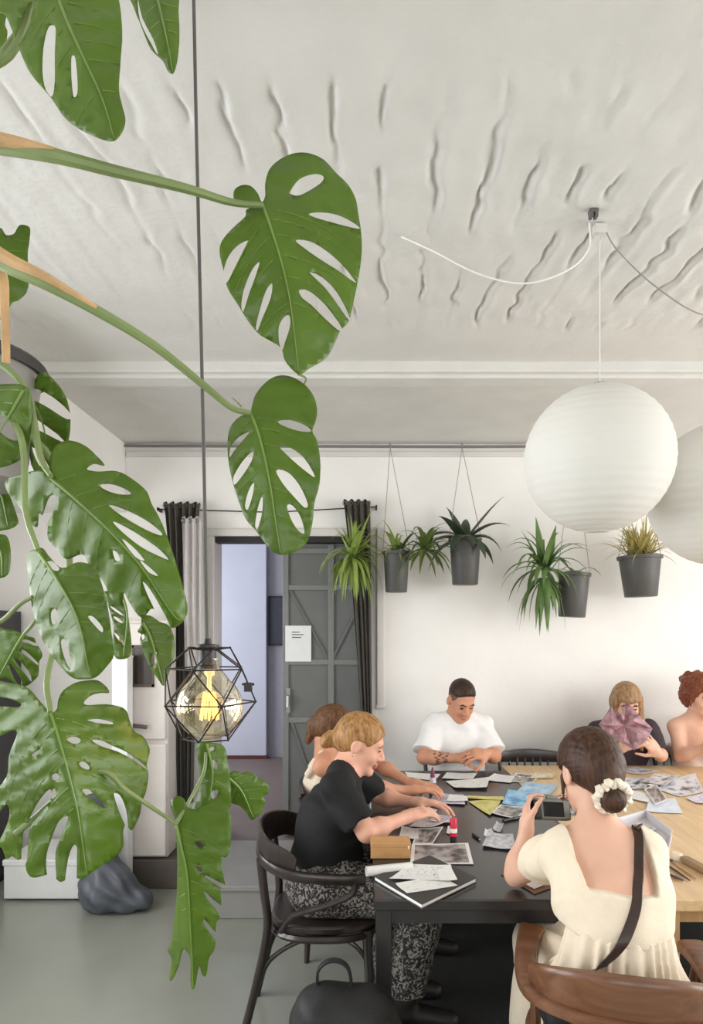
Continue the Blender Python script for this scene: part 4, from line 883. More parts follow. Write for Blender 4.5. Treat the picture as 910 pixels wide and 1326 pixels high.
class Person:
    def __init__(s, name_label, loc, lo, hi, v, m_skin):
        s.t = thing('person', name_label, 'person', loc); s.lo, s.hi, s.v = lo, hi, v; s.b = Vol(lo, hi, v); s.ms = m_skin; s.regions = []
    def vol(s): return Vol(s.lo, s.hi, s.v)
    def head(s, c, R, sc=1.0, male=False):
        b = s.b; s.hc, s.R, s.hs = A3(*c), R, sc
        W = lambda x, y, z: s.hc+R@(A3(x, y, z)*sc)
        E = lambda p, r, k=.015, op='u': b.ell(W(*p), A3(*r)*sc, R, k, op)
        E((0, -.012, .028), (.073, .092, .084)); E((0, .024, -.03), (.058, .064, .082), .03)
        jw = .046 if male else .040
        for q in (-1, 1): b.cone(W(q*jw, .005, -.055), W(q*.012, .070, -.098), .026*sc, .016*sc, .02)
        E((0, .074, -.098), (.016, .014, .014), .015)
        for q in (-1, 1): E((q*.034, .060, -.032), (.022, .020, .024), .02)
        b.cone(W(-.038, .076, .022), W(.038, .076, .022), .010*sc, .010*sc, .018)
        for q in (-1, 1): E((q*.031, .096, .004), (.015, .014, .010), .012, 's')
        for q in (-1, 1): E((q*.031, .074, .003), (.0135, .0135, .0125), .003)
        b.cone(W(0, .084, .010), W(0, .106, -.030), .006*sc, .011*sc, .010); 
        for q in (-1, 1): E((q*.011, .095, -.035), (.009, .010, .008), .006)
        E((0, .090, -.060), (.022, .009, .0065), .005); E((0, .088, -.071), (.019, .009, .007), .005)
        b.cone(W(-.02, .098, -.0655), W(.02, .098, -.0655), .002*sc, .002*sc, .003, 's')
        for q in (-1, 1):
            E((q*.077, -.012, -.008), (.009, .020, .032), .008); E((q*.086, -.010, -.006), (.006, .011, .018), .005, 's')
        def reg(P):
            L = (P-s.hc)@R/sc; r = np.zeros(len(P), int); fr = L[:, 1] > .05
            lips = fr & (L[:, 1] < .125) & (np.abs(L[:, 0]) < .024-.6*np.abs(L[:, 2]+.065)) & (np.abs(L[:, 2]+.0655) < .0125) & (L[:, 1] > .075); r[lips] = 1
            ax = np.abs(L[:, 0]); br = fr & (L[:, 1] < .125) & (ax > .014) & (ax < .048) & (np.abs(L[:, 2]-(.026-.9*(ax-.03)**2/.03)) < .005); r[br] = 2
            ey = fr & (L[:, 1] < .125) & (((ax-.031)/.012)**2+((L[:, 2]-.002)/.006)**2 < 1); r[ey] = 3
            return r
        s.regions.append(reg); return W
    def neck(s, nb, r=.05):
        s.b.cone(s.hc+s.R@(A3(0, -.022, -.06)*s.hs), A3(*nb), r*.98, r*1.08, .03)
    def torso(s, vol, pel, chest, neckb, w, g=0, wid=1.0, low=True):
        pel, chest, neckb = A3(*pel), A3(*chest), A3(*neckb); mid = pel+.45*(chest-pel)
        vol.cone(pel, mid, .106*wid+g, .086*wid+g, .03, w=w, fw=1.36); vol.cone(mid, chest, .086*wid+g, .098*wid+g, .03, w=w, fw=1.36)
        top = chest+.72*(neckb-chest); vol.cone(chest, top, .098*wid+g, .058*wid+g, .03, w=w, fw=1.5)
    def arm(s, vol, sh, el, wr, r=(.048, .040, .037, .025), g=0, k=.025):
        sh, el, wr = A3(*sh), A3(*el), A3(*wr); vol.cone(sh, el, r[0]+g, r[1]+g, k); vol.cone(el, wr, r[2]+g, r[3]+g, k*.6)
        if g == 0: vol.ell(el+.28*(wr-el), (r[2]*1.12,)*3, None, .03)
    def hand(s, wr, f, n, side, curl=(.5, .6, .4), spread=.12, sc=1.0, thumb=(.55, .75, .35), v=None):
        b = v or s.b; wr = A3(*wr); f = A3(*f); f /= np.linalg.norm(f); n = A3(*n); n -= f*(n@f); n /= np.linalg.norm(n); l = np.cross(f, n)*side
        Rm = np.stack([l, f, n], 1)
        b.cone(wr, wr+f*.03*sc, .024*sc, .027*sc, .012, w=l, fw=1.2); b.ell(wr+f*.052*sc, (.040*sc, .050*sc, .0155*sc), Rm, .012)
        b.ell(wr+f*.032*sc+l*.026*sc+n*.008*sc, (.016*sc, .026*sc, .014*sc), Rm, .012)
        for i, (o, L) in enumerate(zip((.030, .0105, -.0095, -.028), ((.043, .026, .021), (.047, .030, .023), (.043, .028, .022), (.034, .021, .019)))):
            p = wr+f*(.088-.006*abs(i-1.2))*sc+l*o*sc; a = 0; sp = (1.5-i)*spread
            ff = f*math.cos(sp)+l*math.sin(sp); r0 = (.0092-.0008*(i == 3))*sc
            b.cone(wr+f*.055*sc+l*o*.8*sc, p, r0*1.1, r0*1.08, .008)
            for q in range(3):
                a += curl[q]; d = ff*math.cos(a)+n*math.sin(a); p2 = p+d*L[q]*sc; b.cone(p, p2, r0*(1-.08*q), r0*(.93-.1*q), .004); p = p2
        p = wr+f*.022*sc+l*.028*sc+n*.004*sc; d = f*thumb[0]+l*thumb[1]+n*thumb[2]; d /= np.linalg.norm(d); p2 = p+d*.042*sc; b.cone(p, p2, .0135*sc, .0105*sc, .010)
        d2 = d*.75+f*.45+n*.2; d2 /= np.linalg.norm(d2); p3 = p2+d2*.032*sc; b.cone(p2, p3, .0105*sc, .009*sc, .004); p4 = p3+(d2+n*.2)*.022*sc; b.cone(p3, p4, .0092*sc, .0075*sc, .004)
    def leg(s, vol, hip, knee, ank, toe, g=0, r=(.080, .058, .054, .034), foot=True):
        hip, knee, ank, toe = map(lambda q: A3(*q), (hip, knee, ank, toe))
        vol.cone(hip, knee, r[0]+g, r[1]+g, .04); vol.cone(knee, ank, r[2]+g, r[3]+g, .03)
        if foot: vol.ell(knee+.28*(ank-knee)+A3(0, 0, 0), (.058, .058, .07), None, .04); vol.cone(ank+A3(0, 0, -.03), toe, .036, .026, .025); vol.cone(ank+A3(0, 0, -.03), ank+(ank-toe)*.18*A3(1, 1, 0)+A3(0, 0, -.045), .034, .03, .02)
    def shoe(s, feet, m):
        for (an, toe) in feet:
            an, toe = A3(*an), A3(*toe); d = toe-an; d[2] = 0; d /= np.linalg.norm(d)
            v = Vol(np.minimum(an, toe)-A3(.1, .1, .1), np.maximum(an, toe)+A3(.1, .1, .07), .007)
            v.cone(an+A3(0, 0, -.03)-d*.03, toe+d*.02, .045, .036, .02); v.cone(an+A3(0, 0, -.02), an+A3(0, 0, .02), .046, .05, .02); v.plane((0, 0, .001), (0, 0, -1)); v.build('shoe', m, s.t)
    def finish(s, extra=None, extra_mats=()):
        rs = s.regions
        def reg(P):
            r = np.zeros(len(P), int)
            for f in rs: q = f(P); r[q > 0] = q[q > 0]
            if extra: q = extra(P); r[q > 0] = q[q > 0]
            return r
        return s.b.build('body', [s.ms, M_lip, s.brow, M_eye]+list(extra_mats), s.t, reg, 1)
    brow = M_brow
def union(a, b, k=.01): a.mix((slice(None),)*3, b.f, k)
def sleeve(P, sh, el, frac, r0, r1, k=.02):
    v = P.vol(); sh, el = A3(*sh), A3(*el); d = (el-sh); e = sh+d*frac; v.cone(sh, e+d*.06, r0, r1, k); u = d/np.linalg.norm(d); v.plane(e, u, .004)
    return v
def folds(a, f, ax=(1, 0, 0), bx=(0, 0, 1), ph=0):
    ax = A3(*ax); bx = A3(*bx)
    return lambda P: a*np.sin(P@ax*f+2.2*np.sin(P@bx*f*.37+ph))*np.sin(P@bx*f*.55+1.7*np.sin(P@ax*f*.3)+ph)
def hair_cap(P, grow=.012, front=.045, low=-.03, tilt=.55, side=None, v=None):
    """skull-hugging hair, trimmed along a slanted hairline"""
    h = v or P.vol(); W = lambda x, y, z: P.hc+P.R@(A3(x, y, z)*P.hs); s = P.hs
    h.ell(W(0, -.014, .030), A3(.073+grow, .094+grow, .085+grow)*s, P.R, .02)
    (h.ell(W(0, -.052, -.004), A3(.060+grow*.5, .056+grow, .062)*s, P.R, .02) if side else h.ell(W(0, -.045, -.02), A3(.066+grow*.6, .062+grow, .07)*s, P.R, .03))
    n = P.R@A3(0, 1, -tilt); h.plane(W(0, front, .03), n, .01)
    h.plane(W(0, 0, low-.06), P.R@A3(0, .35, -1), .01)
    if side: h.plane(W(0, -.01, -.028), P.R@A3(0, .75, -1), .01)
    return h
def strands(P, amp, f, axis=(0, 1, 0)):
    R, c = P.R, P.hc
    def fn(Q):
        L = (Q-c)@R; th = np.arctan2(L[:, 0], L[:, 2]+.02)
        return amp*np.sin(th*f+3*np.sin(L[:, 1]*18))
    return fn
M_jean = mat('dark denim', (46, 52, 66), .8, var=.15, scale=60)
M_shoe = mat('black shoe', (34, 32, 32), .5, var=.1); M_shoew = mat('white shoe', (222, 220, 216), .5, var=.05)

# ---- woman in the black T-shirt, in profile at the near left of the table
SEAT[0] = (-.165, 2.60, .222, .222, .4525)
p = Person('woman in a black T-shirt and patterned trousers, blonde hair tied back', (-.2, 2.6, 0), (-.50, 2.28, 0), (.40, 3.02, 1.24), .0056, M_skinA)
p.brow = mat('fair brow', (150, 108, 76), .7, var=0)
pel, che, nek = (-.185, 2.62, .555), (-.135, 2.64, .80), (-.08, 2.655, .975); w = (0, 1, 0)
R = basis((.93, -.06, -.36)); W = p.head((-.025, 2.665, 1.075), R, 1.0); p.neck(nek, .048)
shR, elR, wrR = (-.115, 2.50, .935), (.0, 2.44, .779), (.155, 2.59, .795); shL, elL, wrL = (-.085, 2.81, .935), (.05, 2.90, .80), (.205, 2.80, .795)
p.torso(p.b, pel, che, nek, w)
for sh, el, wr in ((shR, elR, wrR), (shL, elL, wrL)): p.b.cone(nek, sh, .045, .05, .04); p.arm(p.b, sh, el, wr, (.044, .038, .035, .024))
p.hand(wrR, (.85, .5, .10), (.0, .2, -1), 1, (.3, .4, .3), .1); p.hand(wrL, (.9, -.3, .10), (0, -.1, -1), -1, (.3, .4, .3), .08)
LR = ((-.19, 2.53, .535), (.22, 2.50, .525), (.14, 2.52, .10), (.30, 2.52, .035)); LL = ((-.19, 2.71, .535), (.22, 2.72, .525), (.10, 2.72, .10), (.26, 2.73, .035))
for L in (LR, LL): p.leg(p.b, *L)
p.finish()
s_ = p.vol(); p.torso(s_, pel, che, nek, w, .020)
for sh in (shR, shL): s_.cone(nek, sh, .050, .060, .04)
s_.cone((-.185, 2.62, .58), (-.150, 2.63, .78), .122, .118, .04, w=w, fw=1.34); s_.cone((-.08, 2.63, .62), (-.085, 2.63, .82), .055, .055, .05, w=w, fw=1.6)
union(s_, sleeve(p, shR, elR, .80, .060, .068), .02); union(s_, sleeve(p, shL, elL, .80, .060, .068), .02)
nk = p.vol(); nk.cone(A3(*nek)+A3(.0, 0, .0), A3(*nek)+A3(.05, .0, .12), .066, .085, .01); s_.minus(nk, .004)
s_.plane((-.2, 0, .575), (-.15, 0, -1), .006); s_.ripple(folds(.007, 42, (.6, .5, .3), (.3, 0, 1)))
s_.build('t_shirt', mat('black jersey', (15, 15, 17), .85, var=.12, scale=50), p.t)
tr = p.vol(); tr.cone(pel, A3(*pel)+A3(.02, 0, .06), .135, .125, .04, w=w, fw=1.38)
for L in (LR, LL): p.leg(tr, L[0], L[1], A3(*L[2])+A3(0, 0, .06), L[3], .026, (.085, .070, .064, .062), False)
tr.plane((0, 0, .15), (0, 0, -1)); tr.plane((0, 0, .66), (0, 0, 1)); tr.ripple(folds(.005, 40, (.3, .8, .2), (1, 0, .5), 1))
mt = mat('black and white print', (40, 38, 38), .8, var=0); nt = mt.node_tree; bs = nt.nodes['Principled BSDF']; tc = [n for n in nt.nodes if n.type == 'TEX_COORD'][0]
n1 = nt.nodes.new('ShaderNodeTexNoise'); n1.inputs['Scale'].default_value = 46; n1.inputs['Detail'].default_value = 2; n1.inputs['Distortion'].default_value = 2.2; nt.links.new(tc.outputs['Object'], n1.inputs['Vector'])
r1 = nt.nodes.new('ShaderNodeValToRGB'); nt.links.new(n1.outputs['Fac'], r1.inputs[0]); r1.color_ramp.elements[0].color = srgb(36, 34, 34); r1.color_ramp.elements[1].color = srgb(146, 140, 134); r1.color_ramp.elements[0].position = .51; r1.color_ramp.elements[1].position = .55
nt.links.new(r1.outputs[0], bs.inputs['Base Color'])
tr.build('trousers', mt, p.t); p.shoe([(LR[2], LR[3]), (LL[2], LL[3])], M_shoe)
h = hair_cap(p, .010, .060, -.02, .62, 1); W = lambda x, y, z: p.hc+p.R@A3(x, y, z)
ear = p.vol()
for q in (-1, 1): ear.ell(W(q*.085, .012, -.014), (.03, .024, .036), p.R, .01)
h.minus(ear, .01); h.ell(W(0, -.118, -.030), (.036, .034, .036), p.R, .014); h.ell(W(.01, -.136, -.046), (.026, .024, .028), p.R, .012)
h.ripple(strands(p, .0015, 46)); M_blond = hairmat('blonde hair', (128, 88, 50), (186, 142, 90)); h.build('hair', M_blond, p.t)
eb_ = MB(); eb_.ball(V(tuple(W(.082, -.012, -.042))), .005, 8); eb_.build('earring', mat('silver', (200, 200, 200), .3, metal=1), p.t)

# ---- woman in the pale tank top behind her
SEAT[0] = (-.10, 3.22, .20, .22, .4525)
p = Person('woman in a pale tank top bending over the table behind the woman in black', (-.3, 3.22, 0), (-.50, 2.88, 0), (.46, 3.58, 1.20), .0064, M_skinB)
pel, che, nek = (-.165, 3.22, .56), (-.205, 3.22, .78), (-.195, 3.20, .935); w = (0, 1, 0)
p.head((-.165, 3.20, 1.045), basis((.86, .1, -.5)), 1.0); p.neck(nek, .046); p.torso(p.b, pel, che, nek, w, 0, .95)
shR, elR, wrR = (-.205, 3.05, .90), (.02, 3.0, .815), (.190, 3.06, .785); shL, elL, wrL = (-.19, 3.36, .90), (.06, 3.36, .85), (.215, 3.20, .785)
for sh, el, wr in ((shR, elR, wrR), (shL, elL, wrL)): p.b.cone(nek, sh, .042, .045, .04); p.arm(p.b, sh, el, wr, (.041, .034, .032, .022))
p.hand(wrR, (.95, .15, .08), (0, .1, -1), 1, (.3, .4, .3)); p.hand(wrL, (.9, -.4, .08), (0, -.1, -1), -1, (.3, .4, .3))
LR = ((-.14, 3.13, .535), (.26, 3.10, .525), (.22, 3.10, .10), (.38, 3.10, .035)); LL = ((-.14, 3.31, .535), (.26, 3.34, .525), (.16, 3.34, .10), (.32, 3.35, .035))
for L in (LR, LL): p.leg(p.b, *L)
p.finish()
s_ = p.vol(); p.torso(s_, pel, che, nek, w, .012, .95); s_.plane((-.20, 3.2, .885), (-.2, 0, 1), .006); s_.plane((0, 0, .56), (0, 0, -1))
for sy in (-.09, .09): s_.cone((-.275, 3.20+sy, .85), (-.21, 3.20+sy*.85, .945), .020, .016, .01); s_.cone((-.21, 3.20+sy*.85, .945), (-.12, 3.20+sy, .87), .016, .020, .01)
s_.ripple(folds(.004, 45)); s_.build('tank_top', mat('oatmeal jersey', (222, 206, 186), .85, var=.05, scale=40), p.t)
tr = p.vol(); tr.cone(pel, A3(*pel)+A3(.02, 0, .05), .130, .118, .04, w=w, fw=1.36)
for L in (LR, LL): p.leg(tr, L[0], L[1], A3(*L[2])+A3(0, 0, .04), L[3], .014, (.082, .062, .058, .044), False)
tr.plane((0, 0, .12), (0, 0, -1)); tr.plane((0, 0, .63), (0, 0, 1)); tr.build('jeans', M_jean, p.t); p.shoe([(LR[2], LR[3]), (LL[2], LL[3])], M_shoe)
h = hair_cap(p, .012, .06, -.02, .6, 1); W = lambda x, y, z: p.hc+p.R@A3(x, y, z)
h.cone(W(0, -.095, -.02), A3(*W(0, -.105, -.02))+A3(-.02, 0, -.085), .034, .016, .02); h.ripple(strands(p, .0022, 40)); h.build('hair', hairmat('brown hair', (78, 52, 34), (118, 82, 54)), p.t)

# ---- man in the white T-shirt at the far end
SEAT[0] = (.55, 3.98, .22, .20, .4525)
p = Person('man in a white T-shirt with short dark hair at the far table end', (.55, 3.98, 0), (.20, 3.42, 0), (.92, 4.20, 1.28), .0060, M_skinB)
pel, che, nek = (.55, 4.0, .56), (.548, 3.985, .83), (.552, 3.945, 1.015); w = (1, 0, 0)
p.head((.560, 3.895, 1.122), basis((.27, -.84, -.52)), 1.0, True); p.neck(nek, .054); p.torso(p.b, pel, che, nek, w, 0, 1.06)
sa, ea, wa = (.405, 3.96, .965), (.330, 3.83, .795), (.530, 3.735, .810); sb, eb, wb = (.700, 3.96, .965), (.745, 3.84, .80), (.680, 3.72, .835)
for sh, el, wr in ((sa, ea, wa), (sb, eb, wb)): p.b.cone(nek, sh, .05, .055, .045); p.arm(p.b, sh, el, wr, (.047, .039, .037, .026))
p.hand(wa, (.85, -.25, .3), (.2, .5, -.6), -1, (.5, .7, .5), .08); p.hand(wb, (-.75, -.35, .1), (-.3, .5, -.6), 1, (.5, .7, .5), .08)
LA = ((.46, 3.95, .535), (.42, 3.52, .53), (.42, 3.62, .10), (.42, 3.50, .035)); LB = ((.64, 3.95, .535), (.68, 3.52, .53), (.68, 3.62, .10), (.69, 3.50, .035))
for L in (LA, LB): p.leg(p.b, *L)
ea_, wa_ = A3(*ea), A3(*wa)
def tattoo(P):
    t = (P-ea_)@(wa_-ea_)/((wa_-ea_)@(wa_-ea_)); d = np.linalg.norm(P-ea_-t[:, None]*(wa_-ea_), axis=1)
    return np.where((t > .34) & (t < .72) & (d < .06) & (P[:, 1] < (ea_+t[:, None]*(wa_-ea_))[:, 1]+.0) & (np.sin(P[:, 0]*150+3*np.sin(P[:, 2]*110))*np.sin(P[:, 2]*170) > .1), 4, 0)
p.finish(tattoo, [mat('tattoo ink', (110, 86, 80), .6, var=0)])
s_ = p.vol(); p.torso(s_, pel, che, nek, w, .022, 1.06); s_.cone((.55, 3.99, .62), (.55, 3.975, .88), .115, .112, .04, w=w, fw=1.36)
for sh in (sa, sb): s_.cone(nek, sh, .064, .066, .03)
union(s_, sleeve(p, sa, ea, .84, .060, .076), .02); union(s_, sleeve(p, sb, eb, .84, .060, .076), .02)
nk = p.vol(); nk.cone(A3(*nek)+A3(0, 0, .012), A3(*nek)+A3(.0, -.04, .12), .058, .075, .01); s_.minus(nk, .004); s_.plane((0, 0, .57), (0, 0, -1)); s_.ripple(folds(.0075, 36, (1, .2, .3), (0, .3, 1), 2))
s_.build('t_shirt', mat('white cotton', (240, 239, 238), .85, var=.02, scale=30), p.t)
tr = p.vol(); tr.cone(pel, A3(*pel)+A3(0, 0, .05), .132, .12, .04, w=w, fw=1.36)
for L in (LA, LB): p.leg(tr, L[0], L[1], A3(*L[2])+A3(0, 0, .04), L[3], .016, (.084, .064, .06, .05), False)
tr.plane((0, 0, .12), (0, 0, -1)); tr.plane((0, 0, .63), (0, 0, 1)); tr.build('jeans', M_jean, p.t); p.shoe([(LA[2], LA[3]), (LB[2], LB[3])], M_shoew)
W = lambda x, y, z: p.hc+p.R@(A3(x, y, z)*p.hs)
h = p.vol(); h.ell(W(0, -.012, .046), A3(.0755, .0955, .083), p.R, .02); h.plane(W(0, .064, .070), p.R@A3(0, .85, -.6), .014); h.plane(W(0, 0, .040), p.R@A3(0, .30, -1), .012)
h.ripple(lambda Q: .0022*np.sin(Q[:, 0]*260+3*np.sin(Q[:, 2]*120))*np.sin(Q[:, 1]*230+Q[:, 2]*150)); hm = h.build('hair', hairmat('cropped dark hair', (42, 31, 26), (70, 52, 41), (40, 40, 40)), p.t)
h = p.vol(); h.ell(W(0, -.012, .030), A3(.0748, .0935, .086), p.R, .02); h.plane(W(0, .045, .03), p.R@A3(0, 1, -.25), .012); h.plane(W(0, 0, -.018), p.R@A3(0, .35, -1), .012)
ear = p.vol()
for q in (-1, 1): ear.ell(W(q*.085, -.010, -.010), (.03, .024, .034), p.R, .01)
h.minus(ear, .01); h.build('faded_side_hair', mat('faded stubble', (112, 82, 66), .7, var=.15, scale=160), p.t)

# ---- woman reading behind a pink sheet
SEAT[0] = (1.575, 4.0, .22, .20, .4525)
p = Person('woman with long light brown hair in a dark top reading a pink sheet', (1.56, 4.02, 0), (1.24, 3.50, 0), (1.90, 4.22, 1.26), .0064, M_skinC)
pel, che, nek = (1.56, 4.05, .56), (1.56, 4.03, .80), (1.562, 4.0, .985); w = (1, 0, 0)
p.head((1.566, 3.965, 1.098), basis((-.12, -.92, -.36)), 1.0); p.neck(nek, .046); p.torso(p.b, pel, che, nek, w)
sa, ea, wa = (1.405, 4.0, .935), (1.345, 3.86, .80), (1.455, 3.74, .865); sb, eb, wb = (1.72, 4.0, .935), (1.735, 3.87, .80), (1.655, 3.735, .835)
for sh, el, wr in ((sa, ea, wa), (sb, eb, wb)): p.b.cone(nek, sh, .042, .047, .04); p.arm(p.b, sh, el, wr, (.041, .034, .033, .022))
p.hand(wa, (.35, -.25, .85), (.4, .5, -.1), -1, (.2, .5, .4), .1); p.hand(wb, (-.6, -.25, .7), (-.4, .6, .1), 1, (.25, .5, .4), .1)
LA = ((1.47, 3.98, .535), (1.44, 3.58, .53), (1.44, 3.68, .10), (1.44, 3.57, .035)); LB = ((1.65, 3.98, .535), (1.68, 3.58, .53), (1.68, 3.68, .10), (1.69, 3.57, .035))
for L in (LA, LB): p.leg(p.b, *L)
p.finish()
s_ = p.vol(); p.torso(s_, pel, che, nek, w, .018)
for sh in (sa, sb): s_.cone(nek, sh, .045, .052, .035)
union(s_, sleeve(p, sa, ea, .9, .055, .054), .02); union(s_, sleeve(p, sb, eb, .9, .055, .054), .02)
nk = p.vol(); nk.cone(A3(*nek)+A3(0, -.02, -.01), A3(*nek)+A3(.0, -.05, .12), .066, .09, .01); s_.minus(nk, .004); s_.plane((0, 0, .57), (0, 0, -1)); s_.ripple(folds(.006, 40))
s_.build('blouse', mat('dark plum cloth', (58, 46, 52), .8, var=.12, scale=40), p.t)
tr = p.vol(); tr.cone(pel, A3(*pel)+A3(0, 0, .05), .132, .12, .04, w=w, fw=1.36)
for L in (LA, LB): p.leg(tr, L[0], L[1], A3(*L[2])+A3(0, 0, .04), L[3], .016, (.084, .064, .06, .05), False)
tr.plane((0, 0, .12), (0, 0, -1)); tr.plane((0, 0, .63), (0, 0, 1)); tr.build('trousers', M_jean, p.t); p.shoe([(LA[2], LA[3]), (LB[2], LB[3])], M_shoe)
h = hair_cap(p, .014, .060, -.05, .5); W = lambda x, y, z: p.hc+p.R@A3(x, y, z)
for q in (-1, 1): h.cone(W(q*.062, .022, .03), W(q*.074, .035, -.09), .026, .030, .02); h.cone(W(q*.074, .035, -.09), A3(*W(q*.074, .045, -.09))+A3(q*.0, -.03, -.17), .028, .014, .02)
h.cone(W(0, -.07, -.02), A3(*W(0, -.08, -.06))+A3(0, 0, -.14), .06, .05, .03, w=w, fw=1.3); h.ell(W(0, .075, .055), (.05, .02, .022), p.R, .01)
h.ripple(strands(p, .0024, 44)); h.build('hair', hairmat('light brown hair', (128, 96, 66), (176, 140, 104)), p.t)

# ---- woman with curly red-brown hair at the right edge
SEAT[0] = (2.02, 4.0, .22, .20, .4525)
p = Person('woman with curly red-brown hair and bare shoulders at the right edge of the picture', (1.95, 4.0, 0), (1.66, 3.50, 0), (2.34, 4.22, 1.30), .0064, M_skinC)
pel, che, nek = (2.01, 4.0, .56), (2.005, 3.99, .83), (2.005, 3.965, 1.025); w = (1, 0, 0)
p.head((2.0, 3.94, 1.142), basis((.25, -.93, -.2)), 1.0); p.neck(nek, .046); p.torso(p.b, pel, che, nek, w)
sa, ea, wa = (1.870, 3.975, .955), (1.850, 3.88, .79), (1.945, 3.77, .865); sb, eb, wb = (2.14, 3.975, .955), (2.19, 3.87, .795), (2.07, 3.76, .85)
for sh, el, wr in ((sa, ea, wa), (sb, eb, wb)): p.b.cone(nek, sh, .042, .048, .04); p.arm(p.b, sh, el, wr, (.041, .034, .033, .022))
p.hand(wa, (.6, -.3, .5), (.3, .6, -.3), -1, (.4, .7, .4), .1); p.hand(wb, (-.7, -.3, .4), (-.3, .6, -.3), 1, (.4, .7, .4), .1)
LA = ((1.93, 3.93, .535), (1.93, 3.58, .53), (1.93, 3.68, .10), (1.93, 3.57, .035)); LB = ((2.09, 3.93, .535), (2.12, 3.58, .53), (2.12, 3.68, .10), (2.13, 3.57, .035))
for L in (LA, LB): p.leg(p.b, *L)
p.finish()
s_ = p.vol(); p.torso(s_, pel, che, nek, w, .012); s_.plane((0, 0, .845), (0, 0, 1)); s_.plane((0, 0, .57), (0, 0, -1)); s_.ripple(folds(.005, 45)); s_.build('strapless_top', mat('blush cloth', (226, 206, 196), .8, var=.04, scale=40), p.t)
tr = p.vol(); tr.cone(pel, A3(*pel)+A3(0, 0, .05), .132, .12, .04, w=w, fw=1.36)
for L in (LA, LB): p.leg(tr, L[0], L[1], A3(*L[2])+A3(0, 0, .04), L[3], .016, (.084, .064, .06, .05), False)
tr.plane((0, 0, .12), (0, 0, -1)); tr.plane((0, 0, .63), (0, 0, 1)); tr.build('trousers', M_jean, p.t); p.shoe([(LA[2], LA[3]), (LB[2], LB[3])], M_shoe)
h = hair_cap(p, .026, .055, -.015, .6); W = lambda x, y, z: p.hc+p.R@A3(x, y, z)
rc = random.Random(3)
for i in range(46):
    a = rc.uniform(0, 2*PI); e = rc.uniform(-.25, 1.4); d = A3(math.cos(a)*math.cos(e), math.sin(a)*math.cos(e)-.2, math.sin(e))
    if d[1] > .35 and d[2] < .55: continue
    h.ell(W(*(d*A3(.092, .105, .10)+A3(0, -.01, .03))), (rc.uniform(.016, .028),)*3, None, .008)
for q in (-1, 1): h.cone(W(q*.078, .02, .01), W(q*.094, .035, -.045), .014, .006, .01)
h.ripple(lambda Q: .004*np.sin(Q[:, 0]*130+4*np.sin(Q[:, 2]*60))*np.sin(Q[:, 2]*120+Q[:, 1]*50)); h.build('hair', hairmat('curly auburn hair', (92, 46, 30), (142, 80, 52), (25, 25, 25)), p.t)

# ---- woman in the cream dress, back to the camera
SEAT[0] = (.655, 1.72, .245, .235, .4495)
p = Person('woman in a cream puff-sleeve dress seen from behind photographing with a small camera', (.64, 1.66, 0), (.30, 1.40, 0), (1.0, 2.34, 1.30), .0050, M_skinC)
pel, che, nek = (.648, 1.655, .555), (.643, 1.725, .82), (.632, 1.805, .965); w = (1, .06, 0)
p.head((.636, 1.885, 1.125), basis((-.22, .93, -.28)), 1.0); p.neck(nek, .046); p.torso(p.b, pel, che, nek, w, 0, .92)
p.b.cone((.640, 1.735, .85), A3(*nek)+A3(0, .0, .0), .088, .046, .05, w=w, fw=1.35); p.b.cone((.528, 1.79, .915), (.755, 1.785, .915), .048, .048, .05)
sL, eL, wL = (.526, 1.795, .925), (.462, 2.03, .772), (.500, 2.055, .905); sR, eR, wR = (.760, 1.790, .925), (.80, 2.03, .772), (.690, 2.065, .905)
for sh, el, wr in ((sL, eL, wL), (sR, eR, wR)): p.b.cone(nek, sh, .038, .042, .035); p.arm(p.b, sh, el, wr, (.040, .035, .033, .022))
p.hand(wL, (.12, .62, .70), (1, -.1, -.05), -1, (.35, .8, .6), .05, .84); p.hand(wR, (-.12, .62, .70), (-1, -.1, -.05), 1, (.35, .8, .6), .05, .84)
LA = ((.58, 1.70, .535), (.575, 2.12, .53), (.575, 2.02, .10), (.575, 2.16, .035)); LB = ((.73, 1.70, .535), (.74, 2.12, .53), (.75, 2.0, .10), (.75, 2.15, .035))
for L in (LA, LB): p.leg(p.b, *L)
p.finish()
d_ = p.vol(); p.torso(d_, pel, che, nek, w, .011, .92)
d_.cone((.646, 1.662, .77), (.643, 1.715, .86), .094, .094, .03, w=w, fw=1.36); d_.cone((.640, 1.735, .85), A3(*nek)+A3(0, .0, .0), .098, .056, .05, w=w, fw=1.35); d_.cone((.528, 1.79, .915), (.755, 1.785, .915), .058, .058, .05)
for sh in (sL, sR): d_.cone((.64+(sh[0]-.64)*.80, 1.80, .948), sh, .044, .048, .03)
cut = p.vol(); cut.cone((.555, 1.62, 1.02), (.565, 1.62, .915), .05, .035, .005, w=(0, 1, 0), fw=3); cut.cone((.715, 1.62, 1.02), (.705, 1.62, .915), .05, .035, .005, w=(0, 1, 0), fw=3); cut.cone((.635, 1.62, 1.05), (.635, 1.62, .925), .09, .045, .005, w=(0, 1, 0), fw=3); cut.cone((.57, 1.62, .912), (.70, 1.62, .912), .032, .032, .005, w=(0, 1, 0), fw=4)

